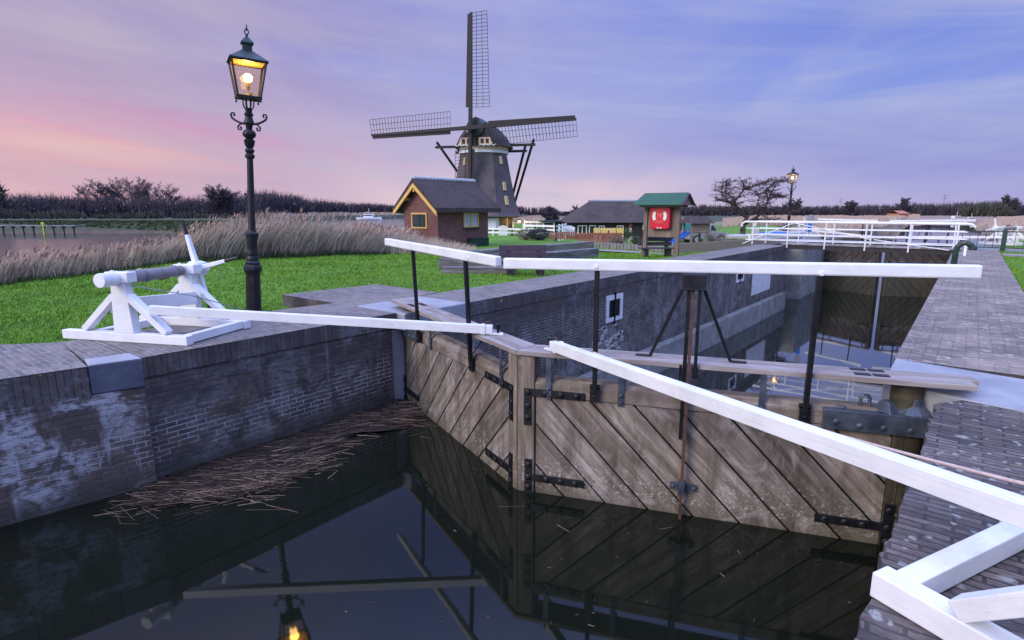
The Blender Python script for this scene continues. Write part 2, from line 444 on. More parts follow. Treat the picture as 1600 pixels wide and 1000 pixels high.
def m_water(name='canal_water', ior=1.42, spec=.5):
    m, t = mat(name)
    pos = t.add('ShaderNodeNewGeometry').outputs['Position']
    a = t.noise(pos, .7, 3, .5, .3); b = t.noise(pos, 5, 3, .5)
    setp(t, C(.006, .008, .005), .03, 0, t.math('ADD', t.math('MULTIPLY', a, 1.0), t.math('MULTIPLY', b, .05)), .03, .05, spec)
    t.p.inputs['IOR'].default_value = ior
    return m
def m_grassground():
    m, t = mat('lawn_soil')
    pos = t.add('ShaderNodeNewGeometry').outputs['Position']
    a = t.noise(pos, .45, 4, .6, .5); b = t.noise(pos, 4, 6, .7, .6); c = t.noise(pos, 30, 4, .7)
    col = t.ramp(b, [(.3, C(.045, .11, .005)), (.5, C(.09, .21, .007)), (.7, C(.145, .29, .013))])
    col = t.mix(t.maprange(a, .4, .7, 0, .5), col, C(.05, .14, .007))
    col = t.mix(t.maprange(c, .5, .75, 0, .3), col, C(.03, .09, .006))
    sep = t.add('ShaderNodeSeparateXYZ', {0: pos})
    yy = sep.outputs[1]; xl = t.math('ADD', sep.outputs[0], t.math('MULTIPLY', t.math('SUBTRACT', yy, 44.0), .09))
    tan = t.math('MULTIPLY', t.maprange(xl, -14.5, -13.0), t.maprange(yy, 40, 46))
    col = t.mix(t.math('MULTIPLY', tan, t.maprange(b, .3, .55, .6, 1)), col, C(.36, .25, .19))
    z = t.add('ShaderNodeSeparateXYZ', {0: pos}).outputs[2]
    ds = t.add('ShaderNodeVectorMath', {0: pos}, operation='LENGTH').outputs['Value']
    col = t.mix(t.math('MULTIPLY', t.maprange(ds, 120, 190), t.maprange(a, .3, .6, .55, 1)), col, C(.24, .17, .13))
    xx = t.add('ShaderNodeSeparateXYZ', {0: pos}).outputs[0]
    col = t.mix(t.maprange(xx, -58, -66), col, C(.045, .055, .032))
    col = t.mix(t.math('MULTIPLY', t.maprange(z, -.85, -1.15), t.maprange(ds, 150, 90)), col, C(.09, .065, .045))
    setp(t, col, .9, 0, t.math('ADD', b, c), .4, .03)
    return m
def m_island(name, stops, rough=.85, trans=0.0):
    m, t = mat(name)
    rnd = t.add('ShaderNodeNewGeometry').outputs['Random Per Island']
    setp(t, t.ramp(rnd, [(p, C(*c)) for p, c in stops]), rough)
    return m
def m_glass_pane(tint=(1, .9, .78)):
    m, t = mat('lantern_glass')
    g = t.add('ShaderNodeBsdfGlossy', {'Color': C(1, 1, 1), 'Roughness': .02})
    tr = t.add('ShaderNodeBsdfTransparent', {'Color': C(*tint)})
    lw = t.add('ShaderNodeLayerWeight', {'Blend': .25}).outputs['Fresnel']
    mx = t.add('ShaderNodeMixShader', {0: t.math('ADD', t.math('MULTIPLY', lw, .30), .012), 1: tr.outputs[0], 2: g.outputs[0]})
    t.l.new(mx.outputs[0], t.out.inputs[0])
    return m
def m_emit(name, c, s):
    m, t = mat(name); t.p.inputs['Base Color'].default_value = C(*c)
    t.p.inputs['Emission Color'].default_value = C(*c); t.p.inputs['Emission Strength'].default_value = s
    return m
def m_thatch(name, c1, c2):
    m, t = mat(name)
    uv = t.add('ShaderNodeTexCoord').outputs['Object']
    g = t.noise(uv, 6, 5, .7, .2, (3, 3, .9)); b = t.noise(uv, .8, 4, .6, .5); f = t.noise(uv, 30, 4, .7, 0, (1, 1, .4))
    col = t.mix(t.maprange(g, .3, .7), C(*c1), C(*c2)); col = t.mix(t.maprange(b, .45, .7, 0, .5), col, C(c1[0] * .55, c1[1] * .6, c1[2] * .6))
    setp(t, col, .95, 0, t.math('ADD', g, f), .8, .05)
    return m
PAINT = m_paint()
GATEWOOD = m_wood('weathered_oak', (.07, .054, .042), (.235, .205, .18), (.44, .40, .37))
BEAMWOOD = m_wood('grey_oak', (.10, .08, .066), (.235, .2, .165), (.38, .33, .285), .55)
PLANKWOOD = m_wood('silvered_plank', (.15, .13, .125), (.29, .265, .265), (.44, .41, .42), .06, False)
OLDTIMBER = m_wood('old_timber', (.05, .05, .055), (.17, .175, .19), (.34, .35, .38), .3, False)
SHEDWOOD = m_wood('shelter_wood', (.13, .10, .09), (.23, .185, .165), (.33, .28, .25), .0, False)
IRON = simple('black_iron', (.007, .008, .011), (.02, .02, .026), 9, .42, .4, .2, .004)
IRONBLUE = simple('blue_grey_iron', (.05, .065, .09), (.12, .14, .18), 7, .45, .5, .25, .004)
RUSTIRON = simple('rusty_iron', (.045, .028, .022), (.12, .06, .042), 8, .75, .1, .25, .004)
BRICKNEAR = m_brick('canal_brick', (.054, .048, .050), (.108, .088, .082), (.46, .46, .47), .55)
BRICKCHAMBER = m_brick('chamber_brick', (.06, .05, .05), (.11, .09, .085), (.40, .40, .41), .6, low=-2.85)
SOLDIER = m_brick('soldier_course', (.055, .048, .05), (.105, .09, .085), (.085, .076, .075), .45, True, low=-3.2, rowh=.4, bw=.062)
PAVELEFT = m_paving('quay_paving', (.13, .112, .11), (.23, .20, .19), (.28, .265, .26), .12)
PAVERIGHT = m_paving('lichen_paving', (.065, .054, .054), (.22, .18, .168), (.03, .027, .028), .55, rowh=.056, bw=.23, streak=1.0)
PAVERIGHTFAR = m_paving('long_quay_paving', (.18, .145, .125), (.40, .33, .28), (.10, .09, .088), .75, rowh=.056, bw=.23, streak=.7)
BLUESTONEDARK = simple('shaded_bluestone', (.045, .055, .085), (.10, .115, .16), 2.4, .65, 0, .4, .015)  # darker bluestone copy for corner stone sides, shade put into the colour
BLUESTONE = simple('bluestone', (.22, .23, .27), (.34, .35, .39), 3, .7, 0, .3, .01)
CONCRETE = simple('ledge_concrete', (.11, .115, .11), (.26, .26, .26), 2.2, .85, 0, .5, .02)
PLASTER = simple('pale_plaster', (.45, .46, .50), (.66, .67, .70), 5, .8)
WATER = m_water()
WATERBRIGHT = m_water('open_water', 4.6)
RIVER = m_water('river_water', 5.0)
RIVER.node_tree.nodes['Principled BSDF'].inputs['Roughness'].default_value = .16
LAWN = m_grassground()
def m_blade(name, stops):
    m, t = mat(name)
    rnd = t.add('ShaderNodeNewGeometry').outputs['Random Per Island']; pos = t.add('ShaderNodeNewGeometry').outputs['Position']
    a = t.noise(pos, .9, 5, .65, .8); e = t.noise(pos, 4.5, 4, .6, .4, (1, 2.2, 1))
    col = t.ramp(rnd, [(p, C(*c)) for p, c in stops])
    col = t.mix(t.maprange(a, .46, .66, 0, .6), col, C(.045, .15, .006)); col = t.mix(t.maprange(e, .5, .7, 0, .5), col, C(.17, .27, .02)); col = t.mix(t.maprange(e, .46, .3, 0, .5), col, C(.03, .10, .005))
    setp(t, col, .95)
    return m
BLADE = m_blade('grass_blade', [(0, (.052, .13, .004)), (.5, (.115, .26, .006)), (1, (.20, .36, .02))])
REED = m_island('dry_reed', [(0, (.30, .22, .175)), (.4, (.50, .39, .315)), (.8, (.63, .52, .43)), (1, (.72, .62, .52))], .85)
REEDDARK = m_island('sedge', [(0, (.03, .045, .015)), (1, (.06, .09, .03))], .85)
PLUME = m_island('reed_plume', [(0, (.30, .19, .15)), (1, (.46, .31, .25))], .9)
REEDFAR = m_island('far_reed', [(0, (.34, .255, .21)), (1, (.50, .40, .335))], .9)
STRAWDARK = m_island('dark_straw', [(0, (.012, .008, .007)), (.7, (.032, .019, .016)), (1, (.075, .046, .036))], .85)
STRAW = m_island('straw', [(0, (.06, .038, .03)), (.5, (.15, .10, .075)), (.85, (.28, .20, .14)), (1, (.48, .38, .26))], .85)
SCUM = simple('wet_straw_mat', (.012, .008, .007), (.042, .024, .02), 14, .9, 0, .9, .04)
TWIG = simple('winter_twig', (.045, .034, .040), (.085, .062, .065), 3, .95)
TWIGFAR = m_island('far_twig', [(0, (.035, .029, .044)), (1, (.085, .068, .084))], .95)
TWIGGREEN = m_island('far_willow', [(0, (.04, .045, .04)), (1, (.08, .085, .06))], .95)
BARK = simple('bark', (.04, .03, .028), (.10, .075, .065), 12, .95, 0, .6, .02)
BUD = m_island('dark_bud', [(0, (.03, .018, .018)), (1, (.085, .045, .04))], .95)
BULB = m_emit('lit_bulb', (1.0, .66, .22), 16.0)
LGLASS = m_glass_pane()
LANTERNIN = simple('lantern_underside', (.45, .33, .12), (.6, .45, .2), 8, .5)
COPPER = simple('verdigris', (.010, .024, .028), (.022, .046, .05), 8, .5, .2)
THATCH = m_thatch('thatch', (.048, .040, .048), (.185, .157, .17))
THATCHDARK = m_thatch('dark_thatch', (.022, .016, .018), (.115, .088, .088))
HOUSEBRICK = m_brick('house_brick', (.15, .065, .062), (.22, .10, .09), (.17, .12, .115), .12, low=-9)
OCHRE = simple('ochre_paint', (.55, .33, .085), (.68, .43, .13), 6, .5)
WINDARK = simple('window_glass', (.015, .03, .03), (.03, .05, .055), 2, .08, 0, .02)
CURTAIN = simple('net_curtain', (.30, .34, .42), (.5, .54, .62), 9, .5, 0, .05)
GREENDARK = simple('bottle_green', (.006, .026, .024), (.011, .042, .036), 6, .45)
MOSSWOOD = m_wood('mossy_hinge_wood', (.02, .018, .012), (.06, .05, .032), (.11, .095, .06), .75)
GATEDARK = m_wood('shaded_wet_oak', (.022, .017, .018), (.055, .043, .043), (.10, .08, .078), .3)  # far leaves: wet oak whose darker colour also holds their shade
GREENROOF = simple('green_shingle', (.018, .085, .055), (.04, .135, .09), 14, .7, 0, .6, .02)
RED = simple('signal_red', (.58, .006, .04), (.68, .012, .055), 4, .3, 0, .03)
REDLIGHT = simple('light_red', (.72, .03, .06), (.78, .045, .075), 4, .35, 0, .03)
CLEANWHITE = simple('white_plastic', (.78, .78, .8), (.85, .85, .86), 5, .4, 0, .03)
TAR = simple('tarred_board', (.012, .011, .014), (.03, .028, .034), 9, .7, 0, .4, .01, (1, 1, 8))
PURPLE = simple('purple_brown_board', (.05, .03, .05), (.085, .055, .085), 8, .6)
SAILWOOD = simple('tarred_sail_timber', (.010, .008, .011), (.024, .017, .02), 5, .7)
WHITEWASH = simple('whitewash', (.66, .72, .80), (.76, .80, .86), 3, .7)
CREAM = simple('cream_board', (.55, .40, .28), (.68, .52, .38), 5, .6)
TERRACOTTA = simple('red_brown_board', (.22, .07, .05), (.32, .11, .08), 6, .7)
YELLOW = simple('yellow_cushion', (.62, .44, .12), (.74, .56, .2), 6, .7)
SHRUB = m_island('shrub_leaf', [(0, (.03, .06, .02)), (1, (.08, .13, .04))], .9)
SHRUBBROWN = m_island('bare_shrub', [(0, (.10, .08, .07)), (1, (.24, .20, .18))], .9)
BLUE = simple('blue_cover', (.02, .11, .45), (.03, .16, .55), 5, .5)
TEAL = simple('teal_tarp', (.01, .14, .17), (.02, .20, .23), 5, .6)
CARDARK = simple('dark_car_paint', (.025, .028, .04), (.035, .04, .055), 4, .25, .3, .02)
CARLIGHT = simple('pale_car_paint', (.22, .23, .27), (.28, .29, .33), 4, .3, .1, .02)
RUBBER = simple('rubber', (.012, .012, .012), (.025, .025, .025), 9, .8)
WICKER = simple('woven_reed', (.20, .15, .12), (.38, .30, .25), 16, .95, 0, .8, .03, (6, 6, .8))
PATH = simple('path_gravel', (.20, .18, .18), (.30, .27, .26), 9, .95, 0, .6, .02)
ROPE = simple('pale_rope', (.48, .36, .33), (.62, .5, .46), 40, .85, 0, .5, .003)
CABLE = simple('steel_cable', (.22, .22, .24), (.35, .35, .37), 40, .5, .6, .3, .002)
DRUM = simple('grey_drum_wood', (.16, .15, .16), (.28, .265, .28), 8, .8, 0, .5, .01, (1, 1, 1))
GREYBOX = simple('grey_cabinet', (.36, .38, .42), (.46, .48, .52), 5, .5)
ORANGE = simple('orange_brick', (.34, .13, .08), (.42, .18, .11), 3, .8)
STEELFAR = simple('galvanised_steel', (.22, .23, .28), (.3, .31, .36), 2, .6)
REDPLASTIC = simple('red_brown_tile', (.28, .09, .07), (.36, .13, .1), 6, .7)
SOILDARK = simple('pile_cover', (.02, .026, .04), (.07, .075, .095), 4, .7, 0, .6, .03)
SIGNBLUE = simple('sign_blue', (.02, .12, .55), (.03, .15, .6), 4, .4)
# ------------------------------------------------------------------ ground and water
random.seed(4); RNG = np.random.default_rng(11)
def sstep(x, a, b):
    t = np.clip((x - a) / (b - a), 0, 1); return t * t * (3 - 2 * t)
def ground_z(x, y):
    x = np.asarray(x, float); y = np.asarray(y, float)
    r = x * CA + y * SA; f = -x * SA + y * CA
    az_ = np.arctan2(r, np.maximum(f, .01)); q = 800 + FPX * np.tan(np.clip(az_, -1.25, 1.25)); rho = np.hypot(r, f)
    # left bank: lawn, then reed bank, then the river, then the far dike
    lawn = -.22 + .15 * sstep(y, 4.6, 7.2) - .30 * sstep(f, 16, 28) - .5 * sstep(f, 31, 42) * sstep(q, 850, 900) * (1 - sstep(q, 1110, 1150)) - .9 * sstep(f, 70, 110) * sstep(q, 760, 900)
    edge = np.interp(q, [-1500, -400, 0, 300, 560], [7, 10.5, 13.6, 18.5, 23])
    out = sstep(f - edge, -.3, 6) * (1 - sstep(q, 500, 575))
    far = np.interp(q, [0, 380, 450, 640], [74, 77, 150, 240])
    zl = lawn * (1 - out) - 2.2 * out
    lo = (q < 640) & (f > far)
    zl = np.where((q < 640) & (f > np.maximum(edge, 46)), -2.2, zl)
    zl = np.where(lo, -2.2 + 2.3 * sstep(f - far, -2, 4), zl)
    zl = np.where((q >= 640) & (f > 46), lawn, zl)
    # canal beyond the far gates
    hw = 1.2 + .00 * y
    lw = -8.0 - np.maximum(y - 40, 0) * .055
    incan = (y > 30.5) & (x > lw) & (x < hw) & (y < 290)
    zr = np.full_like(zl, -.06)
    zr = zr - 1.5 * sstep(y, 45, 90)
    z = np.where(x < -3, zl, zr)
    z = np.where(y > 290, -1.6, z)
    wob = .03 * np.sin(x * 1.7 + np.sin(y * .9)) * np.cos(y * 1.3 + x * .4)
    z = z + wob * (rho < 60)
    z = np.where(incan, -4.0, z)
    return z
def gz(p): return float(ground_z([p[0]], [p[1]])[0])
NA, NR = 330, 330
azs = np.linspace(-2.0, 1.5, NA); rhos = np.concatenate([np.geomspace(1.2, 330, NR - 40), np.geomspace(340, 9000, 40)])
AA, RR = np.meshgrid(azs, rhos); gx = RR * np.sin(AA) * CA - RR * np.cos(AA) * SA; gy = RR * np.sin(AA) * SA + RR * np.cos(AA) * CA
gzv = ground_z(gx, gy)
cut = (gx > -7.25) & (gx < .45) & (gy < 31.5)
bad = cut[:-1, :-1] | cut[1:, :-1] | cut[:-1, 1:] | cut[1:, 1:]
# cells that span the narrow canal
bad |= ((gx[:-1, :-1] < -7.25) & (gx[:-1, 1:] > .45) & (gy[:-1, 1:] < 31.5))
idx = np.arange(NA * NR).reshape(NR, NA)
q4 = np.stack([idx[:-1, :-1], idx[:-1, 1:], idx[1:, 1:], idx[1:, :-1]], -1)[~bad]
me = bpy.data.meshes.new('ground')
me.from_pydata(np.stack([gx.ravel(), gy.ravel(), gzv.ravel()], 1).tolist(), [], q4.tolist())
bm = bmesh.new(); bm.from_mesh(me); bmesh.ops.delete(bm, geom=[v for v in bm.verts if not v.link_faces], context='VERTS')
bmesh.ops.recalc_face_normals(bm, faces=bm.faces)
if sum(f.normal.z for f in bm.faces) < 0: bmesh.ops.reverse_faces(bm, faces=bm.faces)
bm.to_mesh(me); bm.free(); me.materials.append(LAWN)
go = bpy.data.objects.new('ground', me); sc.collection.objects.link(go); go['kind'] = 'structure'

GA = radians(21); MITRE = V(-3.44, 4.38, 0)
def sheet(name, poly, z, m):
    mb = MB(); mb.face([(p[0], p[1], z) for p in poly], [(p[0], p[1]) for p in poly])
    o = build(mb, name, m, recalc=False); o['kind'] = 'structure'; return o
gl = lambda x: 4.38 + abs(x + 3.44) * math.tan(GA) + .06
sheet('canal_water', [(-9, -14), (.25, -14), (.25, gl(.25)), (-3.44, gl(-3.44)), (-9, gl(-6.9))][:2] + [(.25, gl(.25)), (-3.44, gl(-3.44)), (-6.9, gl(-6.9)), (-9, gl(-6.9))], -1.4, WATER)
sheet('lock_chamber_water', [(.15, gl(.15)), (.15, 31), (-6.9, 31), (-6.9, gl(-6.9)), (-3.44, gl(-3.44))], -2.85, WATERBRIGHT)
sheet('far_canal_water', [(3.3, 31), (4.5, 298), (-34, 298), (-10.6, 45), (-8.6, 31)], -2.85, WATERBRIGHT)
def pol(a, r): return wpt(r * sin(a), r * cos(a), 0)
riv = [pol(a, 9.5) for a in np.linspace(-1.9, -1.0, 8)] + [pol(a, 12) for a in np.linspace(-.9, -.24, 6)] + [pol(-.2, 60), pol(-.16, 330)] + [pol(a, 330) for a in np.linspace(-.3, -1.9, 8)]
sheet('river_water', riv, -1.4, RIVER)

# ------------------------------------------------------------------ lock walls
def wall_thing(label, loc): return thing('quay_wall', label, 'wall', loc)
wl = wall_thing('dark brick quay wall under the left windlass with reeds floating at its foot', (-6.9, 3.6, -1.4))
b = MB(); b.prism([(-6.62, 2.03), (-6.62, 5.38), (-7.0, 5.38), (-7.0, 2.03)], -3.6, -.215)
build(b, 'brick_face', BRICKNEAR, wl)
b = MB(); b.prism([(-6.60, 2.06), (-6.60, 5.46), (-8.15, 5.46), (-8.1, 2.06)], -.215, 0, side=0, top=1)
build(b, 'coping', [SOLDIER, PAVELEFT], wl)
b = MB()
q = [(-8.1, 2.06), (-8.15, 5.40), (-9.55, 5.40), (-9.25, 2.06)]
b.face([(q[0][0], q[0][1], 0), (q[1][0], q[1][1], 0), (q[2][0], q[2][1], -.24), (q[3][0], q[3][1], -.2)], [(p[0], p[1]) for p in q])
b.face([(q[3][0], q[3][1], -.2), (q[2][0], q[2][1], -.24), (q[2][0], q[2][1], -.8), (q[3][0], q[3][1], -.8)])
build(b, 'sloped_paving', PAVELEFT, wl)
# abutment at the left edge of the picture
wa = wall_thing('whitewashed brick abutment with two pale corner stones at the left edge', (-7, 0, -1.4))
b = MB(); b.prism([(-7.3, -4), (-6.86, .2), (-6.56, 2.05), (-7.0, 2.05), (-8, -4)], -3.6, -.30)
build(b, 'brick_face', m_brick('abutment_brick', (.075, .062, .06), (.13, .095, .085), (.40, .40, .43), 1.9), wa)
def edge_pt(y, off=0): return (-6.86 + .162 * (y - .2) + off if y > .2 else -7.3 + .1048 * (y + 4) + off, y)
b = MB(); b.prism([edge_pt(.93), edge_pt(1.60), (edge_pt(1.6)[0] - 1.5, 1.75), (edge_pt(.93)[0] - 1.9, 1.15)], -.30, 0, side=0, top=1, zt=[0, 0, 0, 0])
build(b, 'coping', [SOLDIER, PAVELEFT], wa)
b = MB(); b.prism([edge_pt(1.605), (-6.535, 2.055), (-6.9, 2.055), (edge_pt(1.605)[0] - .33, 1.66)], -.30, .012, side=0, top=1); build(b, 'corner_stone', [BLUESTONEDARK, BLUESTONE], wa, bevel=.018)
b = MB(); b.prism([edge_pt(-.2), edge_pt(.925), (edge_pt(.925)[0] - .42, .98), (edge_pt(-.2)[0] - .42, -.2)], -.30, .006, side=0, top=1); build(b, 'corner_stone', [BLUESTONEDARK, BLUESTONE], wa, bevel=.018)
b = MB(); b.prism([(-6.94, 2.05), (edge_pt(1.6)[0] - .34, 1.665), (edge_pt(1.6)[0] - 1.5, 1.75), (-8.1, 2.055)], -.3, 0, top=0); b.prism([(-8.1, 2.055), (edge_pt(1.6)[0] - 1.5, 1.75), (edge_pt(.93)[0] - 1.9, 1.15), (-9.6, 1.0), (-9.25, 2.055)], -.8, 0, zt=[0, 0, -.06, -.22, -.2])
b.prism([(edge_pt(.925)[0] - .43, .98), (edge_pt(-.2)[0] - .43, -.2), (edge_pt(-4)[0] - .43, -4), (-9.9, -4), (-9.6, 1.0), (edge_pt(.93)[0] - 1.9, 1.15)], -.8, -.004, zt=[-.004, -.004, -.004, -.2, -.22, -.07])
build(b, 'paving', PAVELEFT, wa)
b = MB(); b.prism([edge_pt(-4), edge_pt(-.205), (edge_pt(-.2)[0] - .42, -.2), (edge_pt(-4)[0] - .42, -4)], -.30, 0); build(b, 'coping', SOLDIER, wa)
b = MB(); b.bar((-6.98, .42, -1.9), (-7.06, .55, -.95), .30, .42, up=(0, 1, 0)); build(b, 'buttress', PLASTER, wa, bevel=.03)

# chamber wall on the left
wc = wall_thing('long lock chamber wall on the far side with a ledge and framed niches', (-6.6, 16, -2.85))
b = MB(); b.prism([(-6.45, 5.95), (-6.45, 27.6), (-7.1, 27.6), (-7.1, 5.95)], -4.2, -.235); b.prism([(-7.1, 27.62), (-7.1, 31), (-7.6, 31), (-7.6, 27.62)], -4.2, -.01)
build(b, 'brick_face', BRICKCHAMBER, wc)
b = MB(); b.prism([(-6.43, 6.86), (-6.43, 27.6), (-7.62, 27.6), (-7.66, 7.4), (-7.6, 6.86)], -.235, 0, side=0, top=1)
build(b, 'coping', [SOLDIER, PAVELEFT], wc)
b = MB(); b.prism([(-6.22, 6.2), (-6.22, 27.6), (-6.46, 27.6), (-6.46, 6.2)], -4.2, -2.10); build(b, 'ledge', CONCRETE, wc, bevel=.03)
b = MB(); b.prism([(-6.42, 5.47), (-6.42, 6.85), (-7.62, 6.85), (-7.62, 5.47)], -.26, .004); build(b, 'quoin_stone', BLUESTONE, wc, bevel=.02)
b = MB(); b.prism([(-6.66, 5.39), (-6.62, 5.94), (-7.0, 5.94), (-7.0, 5.39)], -3.6, -.262); build(b, 'hollow_quoin', BLUESTONE, wc)
for y0, y1, z0, z1 in ((11.55, 12.35, -1.08, -.44), (21.0, 21.9, -1.05, -.5)):
    b = MB()
    b.box(-6.46, -6.425, y0, y0 + .13, z0, z1); b.box(-6.46, -6.425, y1 - .13, y1, z0, z1); b.box(-6.46, -6.425, y0 + .13, y1 - .13, z1 - .12, z1); b.box(-6.46, -6.425, y0 + .13, y1 - .13, z0, z0 + .1)
    fr = build(b, 'niche_frame', PLASTER, wc)
    b = MB(); b.box(-6.455, -6.44, y0 + .13, y1 - .13, z0 + .1, z1 - .12); b.box(-6.44, -6.41, (y0 + y1) / 2 - .03, (y0 + y1) / 2 + .03, z0 - .08, z1 + .06)
    build(b, 'niche_opening', IRON, fr)
b = MB(); b.box(-6.46, -6.43, 23.0, 25.6, -1.75, -.62); build(b, 'pale_panel', PLASTER, wc)
b = MB()
for i in range(60):
    y = 10.9 + random.random() * 1.5; z = -1.95 + random.random() * .8
    if (y - 11.7) ** 2 * 1.2 + (z + 1.6) ** 2 * 3 < .65: b.box(-6.452, -6.438, y - .09, y + .1, z - .03, z + .03)
build(b, 'bare_brick_patch', simple('washed_brick', (.30, .28, .28), (.45, .44, .45), 6, .9), wc)
# raised corner of paving beside the gate
pl = tag(build(MB().prism([(-7.64, 5.45), (-9.74, 5.42), (-9.62, 7.46), (-7.74, 7.42), (-7.64, 6.87)], -.6, -.003, side=0, top=1), 'brick_platform', [SOLDIER, PAVELEFT], loc=(-8.6, 6.4, -.3)), 'raised corner of dark brick paving between the lawn and the left gate', 'platform')

# right quay
wr_ = wall_thing('long right-hand quay topped with lichen spotted brick paving', (.3, 15, -1.4))
b = MB(); b.prism([(-.45, 6.93), (-.45, 29.2), (.5, 29.2), (.5, 6.93)], -4.2, -.24); build(b, 'brick_face', BRICKCHAMBER, wr_)
b = MB(); b.prism([(-.47, 6.93), (-.47, 29.2), (.90, 29.2), (.90, 6.93)], -.24, 0, side=0, top=1); build(b, 'paving', [SOLDIER, PAVERIGHTFAR], wr_)
b = MB(); b.prism([(-.46, 5.93), (-.46, 6.925), (1.6, 6.60), (1.6, 5.45), (.10, 5.72)], -.26, .006); build(b, 'quoin_stone', BLUESTONE, wr_, bevel=.015)
b = MB(); b.prism([(.02, 5.3), (-.1, 6.2), (-.45, 6.3), (-.45, 6.92), (.5, 6.92), (.5, 5.3)], -4.2, -.262); build(b, 'hollow_quoin', BRICKNEAR, wr_)
wn = wall_thing('mossy near quay wall under the foreground white windlass frame', (.3, 2, -1.4))
b = MB(); b.prism([(-.19, -6), (-.14, 3.0), (-.06, 4.9), (.05, 5.32), (.6, 5.32), (.6, -6)], -4.2, -.24); build(b, 'brick_face', BRICKNEAR, wn)
jag = [(-.2, -6)] + [(-.19 + .14 * max(0, (y - 1) / 4.6) + random.choice((-.018, -.006, 0, .003, .008)) + random.uniform(-.006, .006), y + random.uniform(-.012, .012)) for y in np.arange(.6, 5.5, .063)] + [(.10, 5.70), (1.6, 5.43), (1.6, -6)]
b = MB(); b.prism(jag, -.24, 0, side=0, top=1); build(b, 'paving', [SOLDIER, PAVERIGHT], wn)
